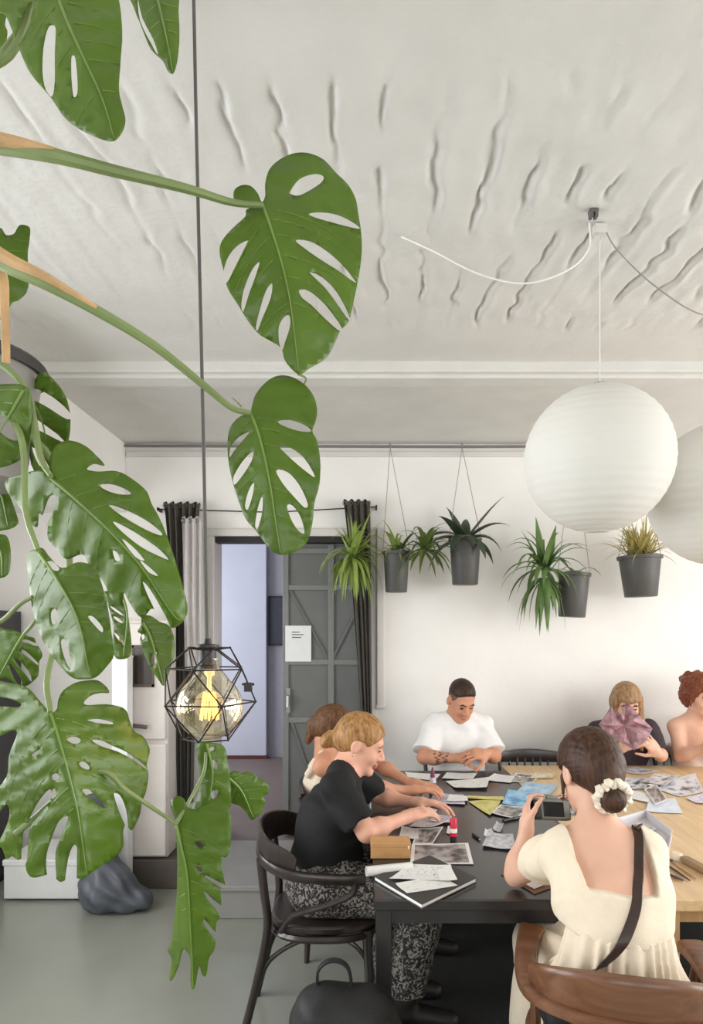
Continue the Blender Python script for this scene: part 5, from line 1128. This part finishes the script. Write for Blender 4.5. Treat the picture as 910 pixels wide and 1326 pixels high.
sl, Q = d_.sub(d_.lo, d_.lo+d_.n*d_.vx); ww = .098-.25*np.clip(.93-Q[..., 2], 0, .1)
d_.mix(sl, np.maximum(np.maximum(np.abs(Q[..., 0]-.640)-ww, .872+.10*np.clip(Q[..., 0]-.64, -.1, .1)*-1-Q[..., 2]), -1.0), .006, 's'); d_.plane((0, 1.6, .765), (0, .15, -1), .004)
for sh, el in ((sL, eL), (sR, eR)):
    sv = p.vol(); a = A3(*sh); b_ = A3(*el); m_ = a+(b_-a)*.34; sv.cone(a+A3(0, -.005, .003), m_, .050, .060, .025); sv.cone(m_, a+(b_-a)*.60, .060, .047, .025); u = (b_-a)/np.linalg.norm(b_-a); sv.plane(a+(b_-a)*.58, u, .006); sv.ripple(lambda Q: .0035*np.sin(Q[:, 1]*95+Q[:, 0]*30)); union(d_, sv, .015)
d_.ripple(folds(.0028, 48, (1, .2, .1), (0, .2, 1), .5)); M_cream2 = mat('cream muslin', (234, 219, 196), .85, var=.025, scale=60, bump=.08, bscale=160); d_.build('dress_bodice', M_cream2, p.t)
k_ = p.vol(); cx_, cy_ = .645, 1.665
k_.cone((cx_-.005, cy_, .775), (cx_-.01, cy_-.0, .60), .098, .122, .02, w=w, fw=1.30); k_.cone((.58, 1.68, .55), (.575, 2.14, .55), .11, .09, .06); k_.cone((.72, 1.68, .55), (.735, 2.14, .55), .11, .09, .06)
k_.cone((.575, 2.13, .53), (.575, 2.11, .26), .085, .11, .05); k_.cone((.735, 2.13, .53), (.735, 2.11, .26), .085, .11, .05); k_.cone((.55, 1.78, .5), (.545, 1.80, .28), .07, .08, .05)
def gather(Q):
    th = np.arctan2(Q[:, 0]-cx_, Q[:, 1]-cy_); z = np.clip((.775-Q[:, 2])/.2, 0, 1); return (.004+.008*z)*np.sin(th*22+2*np.sin(th*5)+Q[:, 2]*6)*np.where(Q[:, 2] > .45, 1, .6)
k_.plane((0, 1.6, .778), (0, -.15, 1), .004); k_.ripple(gather); k_.plane((0, 0, .24), (0, 0, -1), .004); k_.build('skirt', M_cream2, p.t); p.shoe([(LA[2], LA[3]), (LB[2], LB[3])], M_shoew)
h = hair_cap(p, .011, .055, -.025, .55, 1); W = lambda x, y, z: p.hc+p.R@A3(x, y, z)
bun = A3(.655, 1.772, 1.082); h.cone(W(0, -.07, .0), bun, .055, .03, .03); h.ell(bun+A3(.0, -.022, -.006), (.036, .030, .036), None, .012)
ear = p.vol()
for q in (-1, 1): ear.ell(W(q*.088, .010, -.014), (.028, .022, .036), p.R, .01)
h.minus(ear, .01); h.cone(W(-.066, .03, -.01), W(-.074, .035, -.085), .009, .003, .008); h.ripple(strands(p, .0012, 42)); h.build('hair', hairmat('dark brown hair', (46, 30, 22), (84, 56, 40)), p.t)
sb_ = MB(); ax = A3(.03, -.9, -.28); ax /= np.linalg.norm(ax); e1 = np.cross(ax, A3(0, 0, 1)); e1 /= np.linalg.norm(e1); e2 = np.cross(ax, e1); n = 60
sb_.tube([V(tuple(bun+A3(.002, -.016, 0)+(e1*math.cos(a)+e2*math.sin(a))*(.040+.004*math.sin(a*9)))) for a in np.linspace(0, 2*PI, n+1)[:-1]], [.0125+.0035*math.sin(i*2.1) for i in range(n)], 10, closed=True)
sb_.build('scrunchie', mat('ivory satin', (236, 224, 204), .5, var=.06, scale=50, sheen=.3), p.t)
SEAT[0] = None
# her crossbody bag
cb = thing('crossbody_bag', 'small black bag on a dark strap across the back of the cream dress', 'bag', (.5, 1.62, .66))
def push(pt, d, vols, off):
    q = A3(*pt); d = A3(*d)
    for _ in range(80):
        i = np.round((q-vols[0].lo)/vols[0].vx).astype(int)
        if (i < 0).any() or (i >= vols[0].n).any() or min(v.f[tuple(i)] for v in vols) > off: break
        q = q+d*.003
    return q
sp0 = ([push(q, (0, -1, .25), (p.b, d_, k_), .007) for q in spline([(.735, 1.83, .985), (.73, 1.80, .99), (.718, 1.76, .965), (.700, 1.74, .92), (.680, 1.74, .88), (.655, 1.72, .83), (.625, 1.70, .78), (.590, 1.68, .73), (.55, 1.68, .69), (.515, 1.70, .66)], 4)])
for _ in range(2): sp0 = [sp0[0]]+[(a_+2*b_+c_)/4 for a_, b_, c_ in zip(sp0, sp0[1:], sp0[2:])]+[sp0[-1]]
sp_ = spline([q+A3(0, -.004, 0) for q in sp0], 8)
MB().tube([V(tuple(q)) for q in sp_], 1, 12, flat=(V((.85, 0, .5)), .0125, .0022)).build('strap', mat('dark brown leather', (58, 42, 36), .4, var=.12, scale=60), cb)
v = Vol((.38, 1.48, .52), (.54, 1.72, .72), .005); v.cone((.455, 1.57, .60), (.455, 1.64, .60), .03, .03, .02, w=(0, 0, 1), fw=1.7); v.cone((.455, 1.57, .645), (.455, 1.64, .645), .034, .034, .01, w=(0, 0, 1), fw=.8); v.build('pouch', M_bag, cb)
MB().tube([(.47, 1.555, .655), (.492, 1.585, .66)], .006, 8).build('buckle', mat('dark steel', (90, 88, 86), .35, metal=.8), cb)
# the compact camera in her hands
cm = thing('compact_camera', 'small silver-grey camera held up by the woman in the cream dress', 'camera', (.58, 2.12, .965))
Mc = Matrix.Translation((.590, 2.10, .958))@Matrix.Rotation(.18, 4, 'Z')@Matrix.Rotation(-.35, 4, 'X')@Matrix.Rotation(.08, 4, 'Y')
M_cam = mat('camera grey', (128, 130, 126), .35, metal=.3, var=.05); M_camk = mat('camera black', (30, 30, 31), .45, var=.05)
mb = MB(); mb.box((-.06, -.016, -.035), (.06, .016, .030), Mc); mb.build('camera_body', M_cam, cm, True, .007)
mb = MB(); mb.box((-.064, -.018, -.034), (-.038, .020, .026), Mc); mb.build('grip', M_camk, cm, True, .006)
mb = MB(); mb.box((-.034, -.0185, -.026), (.034, -.0155, .020), Mc); mb.build('screen', mat('camera screen', (20, 22, 26), .1, var=0), cm, True, .001)
mb = MB(); mb.lathe([(.0001, -.016), (.027, -.016), (.027, -.034), (.024, -.040), (.019, -.042), (.0001, -.038)][::-1], Mc@Matrix.Rotation(PI/2, 4, 'X'), 24); mb.build('lens', M_camk, cm)
mb = MB(); mb.box((-.016, -.014, .028), (.022, .012, .041), Mc); mb.build('viewfinder', M_cam, cm, True, .004)
mb = MB(); mb.lathe([(.008, .028), (.008, .036), (.0001, .036)], Mc@Matrix.Translation((.042, 0, 0)), 16); mb.build('shutter_button', M_camk, cm)

# ================================================================ papers and tools on the tables
M_paper = mat('white paper', (236, 234, 230), .7, var=.02, scale=30)
M_card = mat('kraft cardboard', (196, 148, 96), .75, var=.06, scale=30)
P_ = {}
def pm(k, *a, **kw):
    if k not in P_: P_[k] = printed('print '+k, *a, **kw)
    return P_[k]
def zine(): return pm('zine', (236, 234, 230), [(60, 60, 64), (220, 218, 216), (238, 236, 232)], 5, .36, .6, .1)
def photo(): return pm('photo', (228, 226, 224), [(48, 46, 48), (96, 92, 92), (150, 142, 138), (176, 170, 166)], 3.5, .48, .35, .06)
def mag(): return pm('magazine', (214, 214, 218), [(70, 72, 80), (150, 152, 160), (206, 206, 212), (226, 226, 230)], 4, .46, .35, .05)
def textp(): return pm('text', (232, 231, 230), [(90, 88, 90), (226, 224, 222), (236, 234, 232)], 5, .42, .6, .12, 'lines')
NS = [0]
def sheet(name, label, quad, m, lift=0, curl=.006, th=.0012, n=8, group=None, cat=None):
    """quad: four corners (pixels) projected onto the table top; curl lifts the middle or a corner"""
    NS[0] += 1; z = TZ+.0006+lift; q = [on_z(x, y, z) for x, y in quad]; k = NS[0]*1.7
    c = sum(q, V((0, 0, 0)))/4
    def fn(u, v):
        p = (q[0]*(1-u)+q[1]*u)*(1-v)+(q[3]*(1-u)+q[2]*u)*v
        h = curl*((.5+.5*math.sin(u*3.1+k))*(u-.5)**2*4+.5*(.5+.5*math.cos(v*2.7+k))*(v-.5)**2*4)
        return (p.x, p.y, p.z+h)
    o = MB().sheet(fn, n, n, th).build(name, m, None, True, 0, 60)
    return tag(o, label, cat or {'zine': 'paper', 'photo_print': 'photo', 'magazine': 'magazine'}.get(name, 'paper'), group)
G1 = 'papers spread over the tables'
# sketchbook at the near corner, page edges showing
q0, q1, q2, q3 = [on_z(x, y, TZ+.002) for x, y in ((484, 1140), (546, 1177), (617, 1142), (556, 1112))]
skb = thing('sketchbook', 'thick black sketchbook with white page edges at the near table corner', 'book', (q0+q1+q2+q3)/4)
def slab(name, m, z0, z1, inset=0, parent=None):
    c = (q0+q1+q2+q3)/4; P = [c+(p-c)*(1-inset) for p in (q0, q1, q2, q3)]
    vs = [V((p.x, p.y, z)) for z in (z0, z1) for p in P]
    return MB().add(vs, [(3,2,1,0),(4,5,6,7),(0,1,5,4),(1,2,6,5),(2,3,7,6),(3,0,4,7)]).build(name, m, parent, False, .001)
slab('cover', M_blackwood, TZ+.0005, TZ+.003, 0, skb); slab('pages', M_paper, TZ+.003, TZ+.013, .02, skb); slab('cover', mat('sketchbook cover', (52, 48, 47), .5, var=.08), TZ+.013, TZ+.0155, 0, skb)
L0 = .0158
sheet('zine', 'white folded zine lying across the black sketchbook, nearer one', [(512, 1146), (527, 1157), (592, 1147), (572, 1135)], zine(), L0, .004, group=G1)
sheet('zine', 'white drawn sheet fanned over the zine on the black sketchbook', [(504, 1138), (528, 1120), (584, 1122), (588, 1141)], textp(), L0+.004, .006, group=G1)
sheet('paper_sheet', 'torn corner of white paper at the right of the sketchbook zines', [(566, 1128), (582, 1120), (592, 1140), (570, 1140)], M_paper, L0+.009, .003, group=G1)
# rolled paper
a_, b_ = on_z(474, 1128, TZ+.02), on_z(534, 1122, TZ+.02); d_r = (b_-a_).normalized(); s_r = V((-d_r.y, d_r.x, 0))
rp = MB()
def rollfn(u, v):
    ang = u*2*PI*1.25; r = .014+.002*u; c = a_+(b_-a_)*v
    p = c+s_r*(r*math.cos(ang))+V((0, 0, r*math.sin(ang)-.002)); return tuple(p)
rp.sheet(rollfn, 36, 4, .0008); tag(rp.build('paper_roll', M_paper), 'loosely rolled white paper behind the black sketchbook', 'paper roll')
# kraft box
kb = thing('cardboard_box', 'small kraft cardboard box under the elbow of the woman in black', 'box', on_z(506, 1112, TZ))
c0, c1b = on_z(480, 1112, TZ+.001), on_z(532, 1114, TZ+.001)
mb = MB(); mb.box((c0.x, c0.y, TZ+.001), (c1b.x, c0.y+.085, TZ+.052)); mb.build('carton', M_card, kb, False, .002)
mb = MB(); mb.box((c0.x-.001, c0.y-.001, TZ+.040), (c1b.x+.001, c0.y+.086, TZ+.0545)); mb.build('lid', M_card, kb, False, .002)
mb = MB(); mb.box((c1b.x-.01, c0.y-.0016, TZ+.036), (c1b.x-.004, c0.y-.0008, TZ+.046)); mb.build('sticker', M_paper, kb, False)
sheet('photo_print', 'wide grey photo print with a white border beside the kraft box', [(531, 1119), (613, 1120), (606, 1092), (533, 1094)], photo(), 0, .003, group=G1)
sheet('photo_print', 'dark photo strip under the white notes left of the glue stick', [(534, 1094), (560, 1093), (574, 1071), (540, 1074)], photo(), .001, .003, group=G1)
sheet('paper_sheet', 'white note with a dark dot by the hand of the woman in black', [(517, 1083), (542, 1088), (541, 1075), (520, 1071)], textp(), .004, .006, group=G1)
sheet('paper_sheet', 'white strip of paper pointing at the red glue stick', [(530, 1071), (560, 1073), (583, 1063), (545, 1059)], textp(), .005, .006, group=G1)
sheet('paper_sheet', 'lilac-white slip of paper left of the red glue stick', [(556, 1064), (583, 1066), (585, 1057), (562, 1055)], pm('lilac', (214, 208, 224), [(180, 174, 196), (222, 216, 232)], 6, .45), .008, .004, group=G1)
sheet('paper_sheet', 'small white slip under the fingertips of the woman in black', [(545, 1052), (556, 1061), (566, 1050), (552, 1045)], M_paper, .003, .006, group=G1)
# glue stick
gs = on_z(587, 1090, TZ); g = thing('glue_stick', 'red and white glue stick standing on its black cap', 'glue stick', gs)
MB().lathe([(.0001, 0), (.012, 0), (.0125, .003), (.0125, .022), (.0001, .024)], Matrix.Translation(gs+V((0, 0, .0005))), 20).build('cap', M_camk, g)
MB().lathe([(.0001, .022), (.0135, .022), (.0135, .085), (.011, .09), (.0001, .09)], Matrix.Translation(gs), 24).build('tube', mat('red plastic', (206, 30, 56), .35, var=.05), g)
mb = MB(); mb.lathe([(.0138, .036), (.0138, .052)], Matrix.Translation(gs), 24); mb.build('label_band', M_paper, g)
sheet('paper_scrap', 'white cut-out beside the glue stick', [(578, 1079), (584, 1081), (586, 1072), (580, 1070)], M_paper, .002, .004, group=G1)
# craft knife and grey cut-outs
sheet('paper_cutout', 'large pale grey paper cut-out in the middle of the black table', [(624, 1098), (668, 1103), (664, 1082), (632, 1078)], pm('greycut', (190, 190, 194), [(150, 150, 156), (206, 206, 210)], 4, .45), 0, .010, group=G1)
sheet('paper_cutout', 'pale grey triangle of paper leaning on the larger cut-out', [(626, 1086), (640, 1082), (636, 1073), (628, 1077)], pm('greycut', 0, 0), .006, .012, group=G1)
sheet('paper_cutout', 'curled pale grey paper scrap behind the larger cut-out', [(638, 1074), (648, 1079), (652, 1070), (643, 1067)], pm('greycut', 0, 0), .003, .014, group=G1)
kn = on_z(617, 1084, TZ+.004); kt = thing('craft_knife', 'short dark craft knife left of the grey cut-outs', 'knife', kn)
ka, kb_ = on_z(612, 1080, TZ+.005), on_z(622, 1088, TZ+.005)
MB().tube([ka, ka+(kb_-ka)*.7], [.005, .006], 8).build('handle', M_camk, kt); MB().tube([ka+(kb_-ka)*.7, kb_], 1, 6, flat=(V((0, 0, 1)), .0008, .004)).build('blade', mat('knife steel', (180, 180, 182), .25, metal=1), kt)
# middle of the table
sheet('paper_sheet', 'pale yellow-green sheet folded to a point near the middle', [(606, 1038), (634, 1057), (642, 1050), (650, 1034)], pm('yellow', (214, 206, 116), [(186, 182, 96), (222, 214, 130)], 3, .45), .002, .004, group=G1)
sheet('paper_sheet', 'long yellow strip of paper beside the blue sheets', [(600, 1034), (652, 1037), (652, 1032), (606, 1031)], pm('yellow', 0, 0), .004, .004, group=G1)
sheet('magazine', 'open blue magazine page on the black table by the camera', [(650, 1042), (690, 1047), (700, 1026), (658, 1024)], pm('blue', (120, 176, 214), [(84, 140, 190), (128, 184, 220), (170, 206, 228)], 3, .46), .002, .006, group=G1)
sheet('magazine', 'pale blue page beyond the open blue magazine', [(668, 1026), (712, 1030), (722, 1018), (680, 1014)], pm('blue2', (158, 196, 222), [(120, 168, 206), (190, 214, 230)], 3, .46), .003, .006, group=G1)
sheet('magazine', 'small blue page right of the raised camera', [(724, 1052), (746, 1056), (748, 1040), (728, 1037)], pm('blue', 0, 0), .002, .006, group=G1)
sheet('photo_print', 'grey photo print in front of the blue magazine', [(636, 1054), (668, 1061), (686, 1046), (648, 1043)], photo(), .003, .004, group=G1)
pen = thing('marker_pen', 'dark marker pen in front of the grey photo by the blue magazine', 'pen', on_z(662, 1061, TZ))
pa, pb = on_z(651, 1063, TZ+.006), on_z(674, 1058, TZ+.006)
MB().tube([pa, pa+(pb-pa)*.62], .006, 10).build('barrel', M_camk, pen); MB().tube([pa+(pb-pa)*.6, pb], [.0068, .006], 10).build('cap', mat('slate cap', (58, 60, 74), .4), pen)
# sheets in front of the man
sheet('zine', 'white zine with a dark picture in front of the man, leftmost', [(528, 1007), (563, 1011), (570, 1003), (524, 1001)], zine(), .001, .005, group=G1)
sheet('zine', 'big white open zine in front of the man', [(577, 1012), (590, 1022), (630, 1022), (634, 1007)], zine(), .003, .008, group=G1)
sheet('zine', 'white zine page just under the hands of the man', [(572, 1009), (612, 1010), (618, 1002), (578, 1001)], textp(), .002, .006, group=G1)
sheet('zine', 'white sheet at the far edge right of the man', [(628, 1011), (660, 1014), (676, 1006), (640, 1003)], textp(), .002, .006, group=G1)
sheet('photo_print', 'grey photo sheet by the empty black chair', [(660, 1012), (690, 1014), (700, 1004), (668, 1002)], photo(), .002, .005, group=G1)
sheet('paper_sheet', 'yellow-edged card in front of the empty black chair', [(686, 1008), (716, 1008), (718, 1002), (690, 1001)], pm('yellow2', (216, 204, 150), [(196, 188, 150), (226, 218, 190)], 4, .45), .004, .004, group=G1)
sheet('paper_sheet', 'lilac printed sheet nearest the hands of the woman in the tank top', [(556, 1040), (602, 1043), (600, 1030), (562, 1027)], pm('lilac', 0, 0), .002, .006, group=G1)
sheet('paper_sheet', 'white page overlapping the lilac sheet', [(578, 1038), (606, 1037), (604, 1031), (582, 1030)], M_paper, .009, .004, group=G1)
bo = on_z(560, 1024, TZ); bt = thing('glue_bottle', 'small bottle with a purple-red cap left of the big open zine', 'bottle', bo)
MB().lathe([(.0001, 0), (.017, 0), (.018, .004), (.018, .05), (.012, .064), (.009, .07), (.0001, .07)], Matrix.Translation(bo+V((0, 0, .0005))), 20).build('bottle_body', mat('milky plastic', (206, 196, 210), .3, var=.03), bt)
MB().lathe([(.0001, .068), (.012, .068), (.010, .088), (.004, .118), (.0001, .118)], Matrix.Translation(bo), 20).build('cap', mat('plum plastic', (118, 46, 72), .35), bt)
MB().lathe([(.0184, .015), (.0184, .042)], Matrix.Translation(bo), 20).build('label_band', mat('plum label', (150, 90, 120), .5), bt)
# clipboard under the elbow of the woman in cream
cq = [on_z(x, y, TZ+.001) for x, y in ((648, 1132), (692, 1158), (742, 1140), (700, 1110))]
cbd = thing('clipboard', 'brown hardboard clipboard under the left elbow of the woman in cream', 'clipboard', sum(cq, V((0, 0, 0)))/4)
vs = [V((p.x, p.y, z)) for z in (TZ+.0008, TZ+.0042) for p in cq]; MB().add(vs, [(3,2,1,0),(4,5,6,7),(0,1,5,4),(1,2,6,5),(2,3,7,6),(3,0,4,7)]).build('board', mat('hardboard', (120, 84, 56), .6, var=.1), cbd, False, .001)
MB().tube([cq[2]+(cq[3]-cq[2])*.35+V((-.01, 0, .008)), cq[2]+(cq[3]-cq[2])*.65+V((-.01, 0, .008))], .005, 8).build('clip', mat('clip steel', (170, 170, 172), .3, metal=1), cbd)
sheet('paper_sheet', 'white sheet on the brown clipboard under the elbow', [(668, 1138), (692, 1152), (728, 1136), (702, 1122)], textp(), .0046, .003, group=G1)
# right half: oak table
sheet('magazine', 'white leaflet at the far edge in front of the woman reading', [(802, 999), (830, 1004), (854, 999), (820, 993)], mag(), .001, .004, group=G1)
sheet('magazine', 'open grey-white magazine lying left of the small grey card', [(796, 1024), (836, 1022), (842, 1008), (802, 1007)], mag(), .001, .008, group=G1)
sheet('magazine', 'large open pale grey magazine at the right edge of the oak table', [(838, 1018), (880, 1032), (912, 1026), (900, 1004)], mag(), .002, .010, group=G1)
sheet('magazine', 'pale spread between the open magazines on the oak table', [(832, 1012), (862, 1018), (880, 1006), (848, 1002)], mag(), .013, .006, group=G1)
sheet('paper_sheet', 'white page with a dark lower edge right of the bun', [(800, 1030), (838, 1040), (848, 1029), (808, 1022)], textp(), .003, .004, group=G1)
sheet('paper_sheet', 'pale blue-white sheet under the small grey card', [(836, 1052), (884, 1054), (874, 1034), (840, 1036)], pm('paleblue', (216, 222, 234), [(200, 208, 224), (224, 230, 240)], 3, .45), .001, .005, group=G1)
sheet('photo_print', 'small grey photo card with a white border, tilted, on the oak table', [(848, 1043), (864, 1036), (849, 1015), (834, 1023)], photo(), .008, .004, group=G1)
sheet('paper_sheet', 'violet-white sheet at the right edge of the oak table', [(888, 1034), (905, 1042), (922, 1040), (915, 1026)], pm('lilac', 0, 0), .003, .006, group=G1)
# clear tray half hidden by the woman in cream
ty = thing('paper_tray', 'shallow white tray with folded sheets right of the shoulder of the woman in cream', 'tray', on_z(840, 1085, TZ))
tq = [on_z(x, y, TZ+.001) for x, y in ((800, 1068), (836, 1058), (870, 1085), (866, 1108), (838, 1114))]
def offs(P, k): c = sum(P, V((0, 0, 0)))/len(P); return [c+(p-c)*k for p in P]
n = len(tq); inner = offs(tq, .93); base = [V((p.x, p.y, TZ+.001)) for p in tq]; top_o = [V((p.x, p.y, TZ+.032)) for p in offs(tq, 1.02)]; top_i = [V((p.x, p.y, TZ+.032)) for p in offs(tq, .97)]; bot_i = [V((p.x, p.y, TZ+.004)) for p in inner]
vs = base+top_o+top_i+bot_i; fs = [tuple(range(n))[::-1], tuple(range(3*n, 4*n))]
for k in range(3): fs += [(k*n+i, k*n+(i+1) % n, (k+1)*n+(i+1) % n, (k+1)*n+i) for i in range(n)]
MB().add(vs, fs).build('tray_body', mat('frosted plastic', (222, 218, 222), .3, var=.02, trans=.2), ty, False, .001)
sheet('zine', 'folded grey-white sheet lying in the white tray', [(812, 1076), (838, 1082), (850, 1074), (828, 1066)], mag(), .006, .006, group=G1)
sheet('photo_print', 'small grey photo in the right end of the white tray', [(845, 1092), (858, 1097), (862, 1086), (850, 1082)], photo(), .006, .004, group=G1)
# brushes, pencils and a ruler near the right
M_pw = wood('brush wood', (196, 156, 110), (214, 178, 134), .45, 4, 'Y'); M_pd = mat('dark pencil lacquer', (70, 54, 46), .35); M_st = mat('ferrule', (180, 178, 170), .3, metal=.9)
def brush(label, a, b, m, tipm, r=.004):
    A_, B_ = on_z(a[0], a[1], TZ+r+.001), on_z(b[0], b[1], TZ+r+.001); t = thing('paintbrush', label, 'brush', A_, 'brushes at the near edge of the oak table'); d = B_-A_
    MB().tube([A_, A_+d*.4, A_+d*.72], [r*.55, r, r*.9], 10).build('handle', m, t); MB().tube([A_+d*.71, A_+d*.84], [r*.95, r*.9], 10).build('ferrule', M_st, t); MB().tube([A_+d*.83, A_+d*.93, B_], [r*.9, r, r*.2], 10).build('bristles', tipm, t)
M_br = mat('bristle', (92, 68, 48), .8, var=.1)
brush('dark-handled paintbrush nearest the shoulder strap side, longest of the three', (893, 1140), (858, 1116), M_pd, M_br)
brush('pale wooden paintbrush beside the dark-handled one', (902, 1138), (866, 1112), M_pw, M_br)
brush('short dark paintbrush nearest the table edge', (884, 1140), (860, 1130), M_pd, M_br, .005)
rl = thing('wooden_strip', 'grey-brown wooden strip at the right edge of the oak table', 'ruler', on_z(905, 1122, TZ))
r0, r1_ = on_z(886, 1112, TZ+.012), on_z(930, 1136, TZ+.012); MB().tube([r0, r1_], 1, 8, flat=(V((0, 0, 1)), .011, .016)).build('strip', mat('weathered wood', (150, 122, 88), .6, var=.1, scale=30), rl)
bx = on_z(876, 1114, TZ); tb = MB(); tb.lathe([(.0001, 0), (.018, 0), (.019, .003), (.019, .020), (.016, .026), (.0001, .026)], Matrix.Translation(bx+V((0, 0, .0006))), 20)
tag(tb.build('tape_roll', mat('cream tape', (230, 214, 188), .5, var=.03)), 'small cream roll of tape left of the wooden strip', 'tape')
# the pink sheet held up by the reading woman
pq = [at(774, 938, 3.65), at(792, 915, 3.65), at(803, 925, 3.67), at(812, 908, 3.69), at(826, 926, 3.67), at(846, 944, 3.65), at(836, 958, 3.61), at(822, 972, 3.59), at(806, 962, 3.61), at(790, 955, 3.63)]
pc_ = sum(pq, V((0, 0, 0)))/len(pq)+V((0, .03, 0)); n = len(pq); vs = [pc_]; fs = []
for ring_, k in ((.5, .022), (1.0, .012)):
    for i, q in enumerate(pq): vs.append(pc_+(q-pc_)*ring_+V((0, k*(1 if i % 2 else -1), 0)))
for i in range(n): j = (i+1) % n; fs += [(0, 1+i, 1+j), (1+i, 1+n+i, 1+n+j), (1+i, 1+n+j, 1+j)]
po_ = MB().add(vs, fs).build('folded_paper', mat('pink printed paper', (158, 120, 126), .6, var=.5, scale=30), None, True, 0, 8); so_ = po_.modifiers.new('thickness', 'SOLIDIFY'); so_.thickness = .0015
tag(po_, 'pink patterned paper star held up in front of the reading woman', 'paper')
